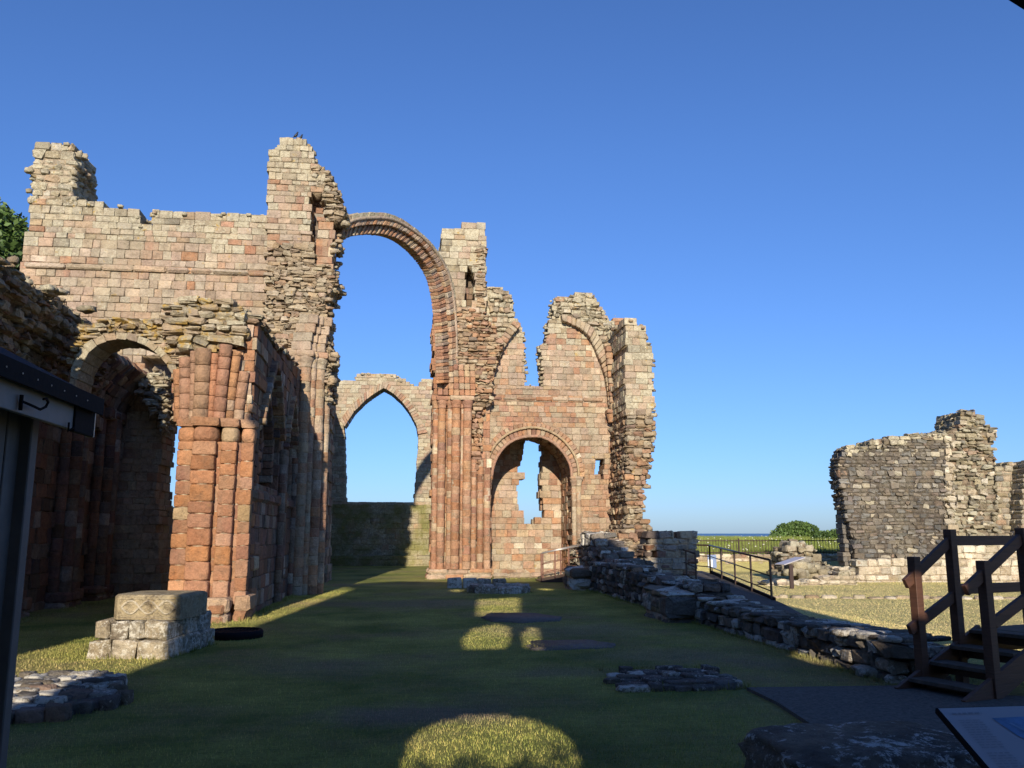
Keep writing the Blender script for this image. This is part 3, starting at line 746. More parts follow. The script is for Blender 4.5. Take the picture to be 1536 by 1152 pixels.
for px in (660, 668, 676, 684, 692, 700, 708):                        # springers fanning above the capitals
    u = fs.uv(px, 590)[0]; S = SM(); z = zc2 + .25; k = 0
    while z < zc2 + 1.45:
        x = u - (.05 + .0022 * (700 - px)) * (z - zc2) ** 1.6 * .5
        S.box((x, YS - .26, z + .12), (.095, .2, .115), 0, .02, .006, red()); z += .24
    S.build('vault_springer', M['red'], T)
S = SM()
rubble(S, fs, fs.pts([(706, 604), (722, 606), (726, 640), (724, 680), (716, 712), (706, 712)]), d=.26, th=.4, p=rrub, ch=(.12, .22), core=False)
S.build('broken_respond', M['red'], T)

# ------------------------------------------------------------------ south transept wall
T = thing('transept_wall', 'tall red and buff wall with a broken window over a round arched recess', 'ruined wall', (6, YS, 0))
fT = west(YS + .35)
pS = mixp(mixp(red, pink, lambda u, v: max(.1, min(.9, .5 + 1.6 * mnoise.noise(Vector((u * .45, v * .45, 2)))))), buff, lambda u, v: max(0, min(.85, (v - 8.3) / 1.6)))
outline = [(729, 900), (729, 429), (746, 430), (756, 433), (763, 438), (768, 451), (769, 469), (777, 480), (786, 500), (788, 534), (787, 576),
           (815, 577), (813, 548), (810, 516), (820, 513), (821, 482), (829, 477), (830, 448), (850, 443), (871, 441), (890, 442), (894, 451), (907, 467), (912, 480), (935, 478), (950, 520), (950, 900)]
gate = fT.pts([(735, 900), (736, 716)]) + fT.pts([(738, 700), (745, 681), (757, 665), (772, 656), (790, 652), (805, 652), (822, 658), (838, 669), (850, 684), (857, 700), (858, 716), (859, 900)])
sq = fT.pts([(894, 714), (893, 700), (895, 688), (907, 688), (906, 702), (905, 716)])
S = SM()
wall(S, fT, fT.pts(outline), th=1.0, holes=[gate, sq], p=pS, ch=(.15, .27), bl=(.2, .46))
wallobj = S.build('wall', M['stone'], T)
S = SM()                                                             # window reveal stones, left edge thicker
a = fT.uv(733, 597); b = fT.uv(905, 602)
wall(S, fT, [(a[0], a[1] - .07), (b[0], a[1] - .07), (b[0], a[1] + .07), (a[0], a[1] + .07)], d=.07, th=.2, ch=(.13, .15), bl=(.5, .9), p=pS, core=False, cham=.03)
S.build('string_course', M['stone'], T)
# vault scars: voussoirs and rubble outside them
sc1 = smooth(fT.pts([(842, 484), (858, 489), (876, 500), (886, 514), (892, 529), (899, 545), (905, 562), (909, 585), (911, 610)]))
sc1o = smooth(fT.pts([(840, 474), (860, 478), (882, 488), (896, 504), (904, 524), (912, 545), (917, 565), (920, 588), (921, 610)]))
S = SM(); ring(S, fT, sc1, sc1o, .30, -.1, 22, p=mixp(pink, rubb, lambda u, v: .6), cham=.03, rough=.05)
sc2 = smooth(fT.pts([(779, 492), (768, 504), (759, 518), (752, 532), (746, 547), (741, 562), (738, 578), (735, 600)]))
sc2o = smooth(fT.pts([(770, 484), (758, 496), (749, 512), (742, 528), (736, 545), (732, 562), (729, 578), (727, 600)]))
ring(S, fT, sc2, sc2o, .35, -.1, 18, p=mixp(red, rubb, lambda u, v: .6), cham=.03, rough=.05)
S.build('vault_scar', M['stone'], T)
S = SM()
rubble(S, fT, fT.pts([(832, 478), (832, 450), (852, 445), (871, 443), (889, 444), (894, 453), (906, 468), (912, 482), (926, 520), (930, 560), (921, 590), (917, 560), (905, 524), (896, 503), (882, 487), (860, 477), (840, 473)]), d=.13, th=.35, p=mixp(rubb, buff, lambda u, v: max(.2, min(.9, (v - 8.3) / 1.2))), core=True, ch=(.10, .2))
rubble(S, fT, fT.pts([(730, 470), (730, 432), (746, 433), (761, 439), (766, 452), (767, 470), (774, 482), (760, 495), (750, 512), (742, 530), (735, 552), (730, 570)]), d=.13, th=.35, p=mixp(buff, rubb, lambda u, v: .5), ch=(.12, .24))
crumble(S, fT, [(730, 432), (746, 430), (756, 433), (763, 438), (768, 451), (769, 469), (777, 480), (786, 500), (788, 534), (787, 572)], .9, 80, buff, size=(.04, .10))
crumble(S, fT, [(787, 577), (815, 577)], .9, 14, buff, size=(.04, .07))
crumble(S, fT, [(813, 570), (810, 516), (820, 513), (821, 482), (829, 477), (830, 448), (850, 443), (871, 441), (890, 442), (894, 451), (907, 467), (912, 480), (930, 476)], .9, 120, buff, size=(.04, .10))
S.build('rubble_core', M['lichen'], T)
# recess: back wall (curving chapel) with broken window
fR = west(YS + 2.6)
S = SM()
brk = fR.pts([(786, 788), (781, 762), (777, 740), (779, 724), (784, 713), (780, 702), (783, 684), (789, 674), (783, 655), (782, 630), (816, 630), (816, 661), (810, 681), (812, 700), (813, 720), (811, 736), (816, 749), (813, 772), (804, 774), (802, 788)])
wall(S, fR, fR.pts([(728, 905), (728, 640), (868, 640), (868, 905)]), th=.9, holes=[brk], p=mixp(mixp(red, pink, lambda u, v: .55), white, lambda u, v: .06), ch=(.2, .32), bl=(.25, .5), edge=.11)
rec = S.build('recess_wall', M['stone'], T)
S = SM()                                                             # side walls and vault of the recess
gl, grt = gate[0][0], gate[-1][0]
for ux, sd in ((gl, -1), (grt, 1)):
    f2 = Fr((ux, YS + 1.32), (0, 1), (-sd, 0))
    wall(S, f2, [(0, -.2), (1.35, -.2), (1.35, 3.9), (0, 3.9)], th=.4, p=mixp(red, pink, lambda u, v: .4))
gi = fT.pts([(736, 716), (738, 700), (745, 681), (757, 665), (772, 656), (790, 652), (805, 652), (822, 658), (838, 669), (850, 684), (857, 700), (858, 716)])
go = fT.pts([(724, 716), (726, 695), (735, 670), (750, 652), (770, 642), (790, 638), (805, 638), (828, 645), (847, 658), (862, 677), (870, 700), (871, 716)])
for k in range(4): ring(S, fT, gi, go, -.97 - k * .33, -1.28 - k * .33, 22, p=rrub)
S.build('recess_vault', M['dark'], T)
# arch orders
S = SM()
o1 = smooth(fT.pts([(720, 716), (722, 692), (733, 665), (750, 647), (772, 637), (797, 633), (822, 638), (846, 650), (866, 672), (874, 695), (876, 716)]), 1)
o2 = smooth(fT.pts([(727, 716), (729, 695), (739, 671), (754, 655), (774, 645), (797, 641), (820, 645), (841, 657), (858, 677), (866, 697), (867, 716)]), 1)
o3 = smooth(fT.pts([(737, 716), (739, 700), (747, 681), (760, 666), (777, 657), (797, 654), (816, 656), (834, 667), (848, 683), (856, 700), (857, 716)]), 1)
ring(S, fT, o2, o1, .17, -.1, 34, p=mixp(red, white, lambda u, v: .12), cham=.025)
ring(S, fT, o3, o2, .10, -.4, 30, p=red, cham=.03)
S.tube([fT.w(u, v, .16) for u, v in o2], .05, 8, red()); S.tube([fT.w(u, v, .10) for u, v in o3], .06, 8, red())
S.build('arch_ring', M['stone'], T)
for px in (732, 861, 868):
    u = fT.uv(px, 780)[0]; S = SM(); zz = fT.uv(px, 716)[1]
    shaft(S, u, YS + .30, .10, .1, zz - .2); sh = S.build('shaft', M['stone'], T)
    S = SM(); cushion(S, u, YS + .28, .10, zz - .34, zz + .02, p=mixp(red, pink, lambda u, v: .4)); S.build('capital', M['stone'], sh)
# corbelled respond below right scar
u, v = fT.uv(916, 622); S = SM(); cushion(S, u, YS + .1, .15, v - .35, v + .15, p=red)
z = v + .15; k = 0
while z < v + 2.6:
    S.box((u + .05 - .02 * k, YS + .08, z + .12), (.15 - .003 * k, .22, .115), 0, .03, .01, red()); z += .25; k += 1
S.build('vault_corbel', M['stone'], T)
S = SM()
wall(S, fT, [(fT.uv(737, 800)[0], -.2), (fT.uv(737, 800)[0], .22), (fT.uv(930, 800)[0], .22), (fT.uv(930, 800)[0], -.2)], d=.16, th=.3, ch=(.2, .22), bl=(.5, .9), p=pink, cham=.05)
S.build('plinth', M['stone'], T)

# ------------------------------------------------------------------ buttress / wall stub right of it
YB = 29.9; fB = west(YB)
T = thing('wall_stub', 'ragged broken end of wall rising at the right edge of the red ruin', 'ruined wall', (9, YB, 0))
S = SM()
bo = [(939, 590), (936, 560), (940, 520), (936, 486), (940, 477), (950, 477), (960, 485), (968, 493), (972, 513), (978, 516), (980, 560), (981, 600), (979, 622), (940, 622)]
wall(S, fB, fB.pts(bo), th=2.6, p=mixp(buff, pink, lambda u, v: .45), ch=(.18, .3), bl=(.25, .5), edge=.06, rough=.02, piece=(.3, .55))
S.build('upper_face', M['lichen'], T)
S = SM()
rubble(S, fB, fB.pts([(930, 905), (930, 800), (938, 780), (940, 750), (936, 730), (940, 700), (940, 615), (979, 615), (981, 658), (978, 684), (975, 705), (968, 711), (967, 741), (965, 778), (975, 783), (976, 796), (986, 800), (986, 905)]), th=2.4, p=mixp(rubb, rrub, lambda u, v: .35), edge=.06, ch=(.09, .2), rough=.06)
rubble(S, fB, fB.pts([(868, 905), (870, 818), (905, 806), (935, 800), (945, 905)]), d=-.3, th=1.6, p=mixp(rubb, white, lambda u, v: .25))
crumble(S, fB, [(936, 478), (950, 477), (960, 485), (968, 493), (972, 513), (979, 520), (981, 600), (981, 658), (975, 705), (968, 741), (966, 778), (976, 796), (984, 830)], 1.6, 150, rubb, size=(.06, .14))
S.build('rubble_core', M['grey'], T)
# lower dark wall block beyond
fK = west(26.2)
S = SM()
wall(S, fK, fK.pts([(966, 905), (972, 800), (984, 796), (1003, 797), (1012, 803), (1030, 801), (1032, 797), (1048, 798), (1049, 905)]), th=1.1, p=mixp(grey, dark, lambda u, v: .35), ch=(.15, .26), bl=(.25, .5), rough=.03, jit=.01, cham=.025,
     holes=[fK.pts([(981, 826), (986, 826), (986, 834), (981, 834)])])
tag(S.build('wall_block', M['grey']), 'squat shaded block of wall beside the metal ramp', 'ruined wall')

# ------------------------------------------------------------------ chancel east wall with pointed window
fC = west(46.0)
T = thing('chancel_wall', 'distant east wall with a tall pointed window open to the sky', 'ruined wall', (-1, 46, 0))
S = SM()
win = fC.pts([(522, 755), (518, 745), (518, 700), (517, 660), (516, 634)] + [(530, 615), (548, 597), (562, 587), (576, 579), (590, 587), (604, 600), (617, 617), (627, 636)] + [(628, 660), (625, 695), (622, 730), (620, 755)])
wall(S, fC, fC.pts([(380, 757), (380, 566), (498, 569), (534, 569), (534, 560), (593, 561), (595, 567), (609, 569), (609, 575), (626, 577), (633, 570), (700, 570), (700, 757)]), th=1.3, holes=[win], p=mixp(buff, pink, lambda u, v: .35), ch=(.16, .24), bl=(.3, .6), edge=.03)
crumble(S, fC, [(498, 569), (534, 569), (534, 560), (593, 561), (609, 572), (626, 577), (633, 570), (650, 570)], 1.1, 50, buff)
S.build('wall', M['stone'], T)
S = SM(); wall(S, fC, fC.pts([(380, 905), (380, 757), (700, 757), (700, 905)]), d=.03, th=1.36, p=green, ch=(.22, .32), bl=(.3, .6)); S.build('lower_wall', M['green'], T)
S = SM()
wi = fC.pts([(517, 640), (531, 618), (549, 600), (563, 590), (576, 582), (589, 590), (603, 603), (615, 619), (625, 639), (627, 652)])
wo = fC.pts([(510, 630), (526, 609), (545, 591), (560, 581), (576, 572), (592, 581), (608, 595), (622, 612), (632, 631), (641, 649)])
ring(S, fC, resample(wi, 40), resample(wo, 40), .10, -1.35, 40, p=mixp(red, pink, lambda u, v: .5), cham=.015, rough=.005); S.build('window_arch', M['stone'], T)
S = SM()
wall(S, fC, [(-6, -.2), (-6, .52), (2.5, .52), (2.5, -.2)], d=1.0, th=1.0, p=green, ch=(.26, .27), bl=(.4, .8)); S.build('stone_bench', M['green'], T)
fX = axial(-3.9, 1)
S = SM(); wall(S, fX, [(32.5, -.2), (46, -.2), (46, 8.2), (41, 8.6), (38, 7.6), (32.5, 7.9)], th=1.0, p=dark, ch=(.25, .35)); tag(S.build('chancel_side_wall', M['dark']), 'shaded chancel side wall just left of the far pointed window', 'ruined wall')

# ------------------------------------------------------------------ nave north arcade wall (shaded, with blind arches)
XN = -3.1; fA = axial(XN, 1)
T = thing('arcade_wall', 'shaded nave wall with pointed arches between the lit pier and the turret', 'ruined wall', (XN, 20, 0))
yw0, yw1 = 17.6, YN + .1
zt = fA.uv(378, 462)[1]; zt2 = fA.uv(452, 560)[1]
def parch(c, half, z0, zs, zt_):                    # pointed arch opening
    L = [(c - half, z0), (c - half, zs)]
    for i in range(1, 7): t = i / 6; L.append((c - half * (1 - t) ** 1.0 * math.cos(t * .9), zs + (zt_ - zs) * math.sin(t * math.pi / 2)))
    L[-1] = (c, zt_)
    R2 = [(2 * c - a, b) for a, b in L[:-1]][::-1]
    return L + R2
ops = [parch(19.95, 1.5, 2.85, 3.9, 5.42), parch(23.2, .95, 2.6, 3.8, 5.15)]
S = SM()
wall(S, fA, [(yw0, -.2), (yw1, -.2), (yw1, zt2), (21, zt + .02), (yw0 + 1, zt - .05), (yw0, zt - .1)], th=1.3, holes=ops, p=dark, ch=(.26, .38), bl=(.35, .7), mort=SHADE_MORT)
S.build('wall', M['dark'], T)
for op in ops:
    c = (op[0][0] + op[-1][0]) / 2; zs = op[1][1]
    def sc_(f): return [((a - c) * f + c, b if b <= zs else zs + (b - zs) * (1 - (1 - f) * .9)) for a, b in op]
    S = SM()
    ring(S, fA, sc_(1.0)[1:-1], sc_(1.13)[1:-1], .14, -.2, 26, p=mixp(dark, rrub, lambda u, v: .6))
    ring(S, fA, sc_(.84), sc_(1.0), -.12, -.5, 34, p=dark)
    ring(S, fA, sc_(.66), sc_(.84), -.34, -.8, 34, p=dark)
    wall(S, fA, sc_(.7), d=-.95, th=.2, p=dark, mort=SHADE_MORT)
    S.build('blind_arch', M['dark'], T)
S = SM()
wall(S, fA, [(yw0, 2.3), (yw1, 2.3), (yw1, 2.55), (yw0, 2.55)], d=.08, th=.2, ch=(.24, .26), bl=(.6, 1.0), p=dark, core=False, cham=.04); S.build('string_course', M['dark'], T)
S = SM()
rubble(S, fA, [(yw0 - .2, zt - .14), (yw1, zt2 - .06), (yw1, zt2 + .1), (21, zt + .10), (yw0, zt + .02)], d=.04, th=1.3, p=mixp(dark, buff, lambda u, v: .4), ch=(.08, .12)); S.build('coping', M['lichen'], T)
for yy, dys in ((21.85, (-.14, .14)), (24.25, (-.12, .1))):
    for dy in dys:
        S = SM(); shaft(S, XN + .06, yy + dy, .10, .0, 3.7, p=dark); S.build('shaft', M['dark'], T)

# ------------------------------------------------------------------ sunlit north arcade pier
YP = 17.5; fP = west(YP)
T = thing('arcade_pier', 'large sunlit red sandstone pier with cushion capitals behind the carved base', 'ruined pier', (-3.8, YP, 0))
xl, xr = PY(263, 780, YP)[0], XN
S = SM()
zcp = PY(300, 665, YP)[2]; zct = PY(300, 632, YP)[2]
wall(S, fP, [(xl + .02, -.1), (xr, -.1), (xr, zcp), (xl + .02, zcp)], d=-.05, th=1.5, p=redp, ch=(.26, .34), bl=(.3, .45), cham=.03, gap=.014, mort=(.55, .42, .30, .1))
S.build('stem', M['red'], T)
cols_ = [(276, .17, .08), (305, .22, .20), (326, .055, .18), (340, .15, .14), (354, .055, .06), (366, .12, .0)]
for i, (px, r, dd) in enumerate(cols_):
    u = PY(px, 780, YP)[0]; S = SM()
    z = .42 if px < 356 else .30
    S.lathe(u, YP + .05 - dd, [(r * .93, z), (r * .93, zcp)], 16, (.52, .42, .29, .1))
    while z < zcp - .02:
        zz = min(z + U_(.22, .36), zcp + .02)
        if zcp - zz < .12: zz = zcp + .02
        rock(S, (u + U_(-.006, .006), YP + .05 - dd, (z + zz) / 2), (r * U_(.97, 1.04), r, (zz - z) / 2 - .001), int(z * 77) + i * 31, U_(-.05, .05), redp(), 26, 16, .05, .20, 1.9); z = zz
    o = S.build('shaft', M['red'], T)
    if r > .1:
        S = SM(); zz = zcp + (zct - zcp) * .36; rock(S, (u, YP + .10 - dd, zz), (r * 1.12, r * 1.25 + .05, (zct - zcp) * .40), i, 0, redp(), 24, 12, .08, .62)
        S.box((u, YP + .10 - dd, zct - .05), (r * 1.22, r * 1.3 + .06, .07), U_(-.03, .03), .025, .012, red()); S.build('capital', M['red'], o)
S = SM()
for (a, b, zt_, dd) in ((250, 352, .46, .42), (352, 374, .46, .12), (256, 346, .30, .50)):
    x0, x1 = PY(a, 900, YP)[0], PY(b, 900, YP)[0]
    wall(S, fP, [(x0, -.1), (x0, zt_), (x1, zt_), (x1, -.1)], d=dd, th=dd + .6, p=mixp(red, pink, lambda u, v: .5), ch=(.24, .28), bl=(.5, .8), cham=.035, jit=.01)
S.build('plinth', M['red'], T)
# springing above the capitals
S = SM()
zs1 = PY(300, 520, YP)[2]
for i, (px, rr, dd, ztr) in enumerate(((268, .085, .05, .45), (280, .12, .14, .2), (292, .07, .20, .1), (305, .15, .26, .05), (319, .07, .22, .12), (331, .12, .18, 0), (344, .09, .06, .1), (357, .10, .0, .5))):
    u0 = PY(px, 632, YP)[0]; z = zct - .03; lean = (px - 306) * .0016; ztop = zs1 - ztr
    c0 = (U_(.36, .45), U_(.19, .235), U_(.11, .145))
    def rp(zz): t = zz - zct; return (u0 + lean * max(t, 0) ** 1.6, YP - dd - .045 * max(t, 0) ** 1.7, zz)
    while z < ztop - .08:
        zz = min(z + U_(.20, .34), ztop); k = U_(.86, 1.14); r2 = rr * U_(.97, 1.04); col = (c0[0] * k, c0[1] * k, c0[2] * k, U_(.05, .35)) if R.random() > .12 else pink()
        e = .014; S.tube([rp(z + .003), rp(z + e), rp((z + zz) / 2), rp(zz - e), rp(zz - .003)], [r2 * .88, r2, r2 * U_(.98, 1.03), r2, r2 * .88], 16, col)
        z = zz
S.build('vault_springer', M['red'], T)
S = SM()
wall(S, fP, [(PY(262, 632, YP)[0], zct), (xr, zct), (xr - .02, PY(370, 470, YP)[2]), (PY(350, 520, YP)[0], zs1), (PY(255, 520, YP)[0], zs1 - .1), (PY(262, 600, YP)[0], zct + .3)], d=-.02, th=1.4, p=mixp(red, pink, lambda u, v: .3), ch=(.18, .28), bl=(.2, .4))
S.build('upper_stem', M['red'], T)
S = SM()
rubble(S, fP, fP.pts([(262, 640), (266, 600), (255, 565), (243, 535), (225, 512), (228, 485), (250, 470), (262, 462), (280, 540), (286, 575), (282, 610), (276, 636)]), d=.06, th=1.1, p=mixp(rubb, pink, lambda u, v: .3), ch=(.06, .14))
rubble(S, fP, fP.pts([(250, 500), (252, 482), (262, 464), (276, 454), (300, 449), (322, 452), (345, 455), (366, 459), (373, 470), (374, 512), (345, 520), (320, 530), (290, 528), (262, 520)]), d=.22, th=1.5, p=mixp(buff, rubb, lambda u, v: .45), ch=(.09, .17), bl=(.2, .5))
for k in range(90):
    px = U_(250, 368); x = PY(px, 460, YP)[0]; z = PY(300, 462, YP)[2] + U_(-.18, .04)
    rock(S, (x, YP + U_(-.1, 1.0), z), (U_(.06, .17), U_(.06, .16), U_(.035, .08)), k, U_(0, 3), buff(), 12, 7, .35, .45)
S.build('rubble_top', M['ochre'], T)

# aisle cross arch
T = thing('aisle_arch', 'round arch topped with orange lichen spanning from the lit pier to the dark aisle wall', 'stone arch', (-6, YP, 0))
ai = smooth(fP.pts([(112, 600), (116, 570), (124, 545), (140, 524), (160, 512), (182, 509), (205, 512), (228, 524), (248, 543), (262, 566), (266, 590)]), 1)
ao = smooth(fP.pts([(103, 600), (106, 562), (115, 534), (133, 513), (156, 502), (182, 499), (208, 502), (234, 515), (256, 535), (272, 562), (278, 590)]), 1)
S = SM(); ring(S, fP, ai, ao, .07, -.8, 17, p=mixp(rubb, buff, lambda u, v: .6), cham=.012, gap=.005, jit=.008); S.build('arch_ring', M['stone'], T)
S = SM()
sp = fP.pts([(106, 562), (104, 520), (118, 488), (140, 480), (182, 476), (225, 478), (252, 484), (262, 500), (256, 535), (234, 515), (208, 502), (182, 499), (156, 502), (133, 513), (115, 534)])
rubble(S, fP, sp, d=.04, th=.9, p=mixp(buff, rubb, lambda u, v: .4), ch=(.07, .13), bl=(.12, .35)); S.build('spandrel', M['ochre'], T)

# ruined vault fragments hanging from the aisle wall and the transept wall
XA = -7.9
T = thing('aisle_wall', 'deeply shaded north aisle wall with clustered shafts behind the hut', 'ruined wall', (XA, 18, 0))
fW = axial(XA, 1)
def topz(px, py): return fW.uv(px, py)
tops = [(9.5, 8.6), topz(0, 385), topz(31, 402), topz(62, 424), topz(80, 442), topz(104, 460)]
tops = sorted(tops)
S = SM()
zl = min(t[1] for t in tops)
wall(S, fW, [(8.5, -.2), (24.4, -.2), (24.4, 5.9), (8.5, 5.9)], th=1.1, p=dark, ch=(.26, .38), bl=(.3, .6), mort=SHADE_MORT, rough=.02, jit=.008)
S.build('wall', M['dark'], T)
S = SM()
ys_ = [8.5 + i * .5 for i in range(33)]
def vz(y):                                       # broken crest of the half vault above
    return 6.22 + .16 * mnoise.noise(Vector((y * .9, 1, 0)))
# crest mass leaning out (haunch of the lost vault)
for k in range(6):
    off = .06 + .20 * k
    f3 = axial(XA + off * .9, 1)
    lo = 4.55 + .25 * k
    rubble(S, f3, [(8.5, lo), (22.4 - .25 * k, lo), (22.2 - .3 * k, vz(22)), (20, vz(20)), (18, vz(18)), (16, vz(16)), (14, vz(14)), (12, vz(12)), (8.5, vz(9))], th=.45, p=mixp(dark, rubb, lambda u, v: .35 if v < 5.9 else .8), ch=(.09, .18), core_in=.12)
for k in range(150):
    y = U_(12, 21.5); x = XA + U_(-.6, 1.1)
    rock(S, (x, y, vz(y) + U_(-.05, .12)), (U_(.07, .17), U_(.07, .2), U_(.035, .08)), k, U_(0, 3), mixp(buff, rubb, lambda u, v: .5)(), 12, 7, .4, .42)
S.build('vault_haunch', M['lichen'], T)
for yb in (15.2, 18.3, 21.2, 23.4):
    for dy, rx, dd in ((-.42, .13, .02), (-.16, .16, .16), (.12, .16, .2), (.38, .12, .02)):
        S = SM(); shaft(S, XA + dd + .05, yb + dy, rx, .0, 4.6, p=dark, h=(.26, .36)); S.build('shaft', M['dark'], T)
    S = SM(); f4 = axial(XA + .3, 1)
    wall(S, f4, [(yb - .62, -.1), (yb + .58, -.1), (yb + .58, .35), (yb - .62, .35)], th=.5, p=dark, d=.12, ch=(.2, .24), cham=.04)
    wall(S, f4, [(yb - .58, 4.55), (yb + .55, 4.55), (yb + .55, 4.85), (yb - .58, 4.85)], th=.5, p=dark, d=.08, ch=(.2, .3), cham=.05)
    S.build('respond_base', M['dark'], T)
# half vault remnant between cross arch and transept wall
T = thing('vault_remnant', 'broken hanging fragment of rubble vault seen through the aisle arch', 'ruined vault', (-7.2, 21, 4.8))
S = SM()
cx, cz, rr_ = -6.0, 4.35, 1.75
for k in range(6):
    a = math.radians(178 - k * 9.5); x = cx + rr_ * math.cos(a); z = cz + rr_ * 1.05 * math.sin(a)
    y = YP + 1.0
    yend = YN - .05 - .0 * k
    while y < yend:
        l = U_(.15, .4)
        h = .17 + U_(-.03, .05); t = U_(.2, .42)
        if R.random() > .03 * k:
            ca, sa = math.cos(a), math.sin(a); P8 = []
            for q in range(8):
                tt = h if q & 1 else -h; yy = y + (l - .02 if q & 2 else 0); rr2 = rr_ + (t if q & 4 else U_(-.05, .03))
                xx = cx + rr2 * ca + tt * sa * .9; zz = cz + rr2 * 1.05 * sa - tt * ca * .9
                P8.append((xx, yy, zz))
            S.hex(P8, .03, .014, mixp(dark, rubb, lambda u, v: .4)())
        y += l
S.build('vault_web', M['dark'], T)
S = SM()                                         # lit springing rubble on the transept wall right of the opening
rubble(S, fn, fn.pts([(222, 600), (220, 575), (232, 566), (250, 560), (262, 572), (266, 600), (262, 640), (256, 668), (250, 640), (238, 618)]), d=.9, th=1.2, p=mixp(buff, rubb, lambda u, v: .5))
S.build('springing_rubble', M['lichen'], T)
# inner transept walls seen through the openings
fI = west(33.0)
zi = PY(258, 757, 33)[2]; S = SM(); wall(S, fI, [(-13.6, -.2), (-4.0, -.2), (-4.0, zi), (PY(249, 757, 33)[0], zi), (PY(247, 700, 33)[0], 4), (PY(244, 700, 33)[0], 8), (-13.6, 8)], th=.8, p=dark, ch=(.26, .36), mort=SHADE_MORT)
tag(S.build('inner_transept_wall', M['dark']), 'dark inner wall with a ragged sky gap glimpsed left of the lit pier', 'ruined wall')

# ------------------------------------------------------------------ carved base, grating, stone ring, plinth stone
T = thing('column_base', 'large square stone column base with carved interlace on its upper drum', 'carved base', (-3.4, 12.9, 0))
base_ang = math.atan2(G(250, 990)[1] - G(128, 989)[1], G(250, 990)[0] - G(128, 989)[0])
p0 = Vector(G(128, 989)[:2]); p1 = Vector(G(250, 990)[:2]); p2 = Vector(G(316, 966)[:2])
eu = (p1 - p0).normalized(); ev = Vector((-eu.y, eu.x)); wlen = (p1 - p0).length; dlen = max(1.3, (p2 - p1).dot(ev))
ctr = p0 + eu * wlen / 2 + ev * dlen / 2
ang = math.atan2(eu.y, eu.x)
pb = pal((3, (.42, .36, .26), .85), (2, (.48, .42, .32), .8), (2, (.34, .28, .20), .8))
def tier(name, hw, hd, z0, z1, nfront, nside, cham, mt):
    S = SM()
    fx = lambda a, b, c: (ctr.x + eu.x * a + ev.x * b, ctr.y + eu.y * a + ev.y * b, c)
    def blk(a0, a1, b0, b1, z0, z1):
        S.hex([fx(a0, b0, z0), fx(a1, b0, z0), fx(a0, b1, z0), fx(a1, b1, z0), fx(a0, b0, z1), fx(a1, b0, z1), fx(a0, b1, z1), fx(a1, b1, z1)], cham, .010, pb())
    a = -hw
    for i in range(nfront):
        b = a + 2 * hw / nfront + (U_(-.05, .05) if i < nfront - 1 else 0)
        if i == nfront - 1: b = hw
        bb = -hd
        for j in range(nside):
            be = bb + 2 * hd / nside + (U_(-.06, .06) if j < nside - 1 else 0)
            if j == nside - 1: be = hd
            blk(a + .006, b - .006, bb + .006, be - .006, z0, z1 + U_(-.008, .008)); bb = be
        a = b
    return S.build(name, mt, T)
hz_ = lambda px, py, Y: PY(px, py, Y)[2]
z_a = hz_(190, 962, 12.4); z_b = hz_(190, 933, 12.55); z_c = hz_(200, 903, 12.75)
z_a = .24; z_b = .49
tier('lower_step', wlen / 2 + .0, dlen / 2, -.05, z_a, 3, 3, .03, M['base'])
tier('upper_step', wlen / 2 - .045, dlen / 2 - .06, z_a + .002, z_b, 4, 3, .03, M['base'])
S = SM()
dc = ctr + eu * .10 - ev * .12; pr = []
hw, hd = .50, .50
for a, b in ((-hw + .12, -hd), (hw, -hd), (hw, hd - .1), (hw - .14, hd), (-hw + .16, hd), (-hw, hd - .16), (-hw, -hd + .16)):
    pr.append((dc.x + eu.x * a + ev.x * b, dc.y + eu.y * a + ev.y * b))
z0, z1 = z_b + .004, z_b + .33
n = len(pr); c0 = Vector((sum(p[0] for p in pr) / n, sum(p[1] for p in pr) / n))
vs = [(x, y, z0) for x, y in pr] + [(x, y, z1 - .03) for x, y in pr] + [(c0.x + (x - c0.x) * .94, c0.y + (y - c0.y) * .94, z1) for x, y in pr]
S.raw(vs, [tuple(range(n))[::-1]] + [(i, (i + 1) % n, n + (i + 1) % n, n + i) for i in range(n)] + [(n + i, n + (i + 1) % n, 2 * n + (i + 1) % n, 2 * n + i) for i in range(n)] + [tuple(range(2 * n, 3 * n))], (.46, .38, .24, .55))
drum = S.build('drum', M['base'], T, smooth=False)
S = SM()                                        # carved interlace on the front face
A = Vector((pr[0][0], pr[0][1])); B = Vector((pr[1][0], pr[1][1])); L = (B - A).length; e = (B - A).normalized(); nn = Vector((e.y, -e.x))
zm = (z0 + z1) / 2; hh = .085
def cp(t, z, o=.004): return (A.x + e.x * t + nn.x * o, A.y + e.y * t + nn.y * o, z)
for s in (1, -1):
    S.tube([cp(.06 + (L - .12) * i / 60, zm + s * hh * math.sin(i / 60 * math.pi * 3.0)) for i in range(61)], .015, 6, (.60, .53, .40, .3))
    S.tube([cp(.06 + (L - .12) * i / 60, zm + s * hh * .62 * math.sin(i / 60 * math.pi * 3.0)) for i in range(61)], .008, 6, (.56, .47, .32, .4))
for k in range(3):
    for r in (.018, .04): S.tube([cp(.06 + (L - .12) * (k + .5) / 3 + r * math.cos(g * .52), zm + r * math.sin(g * .52)) for g in range(13)], .006, 6, (.56, .47, .32, .4), caps=False)
for zz in (z0 + .03, z1 - .055): S.tube([cp(.03, zz), cp(L - .03, zz)], .008, 6, (.56, .47, .32, .4))
S.build('carving', M['base'], drum)
gx, gy, _ = G(352, 956)
T = thing('round_grating', 'round black iron ring lying in the grass beside the carved base', 'grating', (gx, gy, 0))
S = SM(); S.lathe(gx, gy, [(.40, .0), (.44, .0), (.445, .09), (.42, .12), (.38, .12), (.375, .02)], 40, (.01, .01, .012, 0)); S.build('rim', M['black'], T)
S = SM()
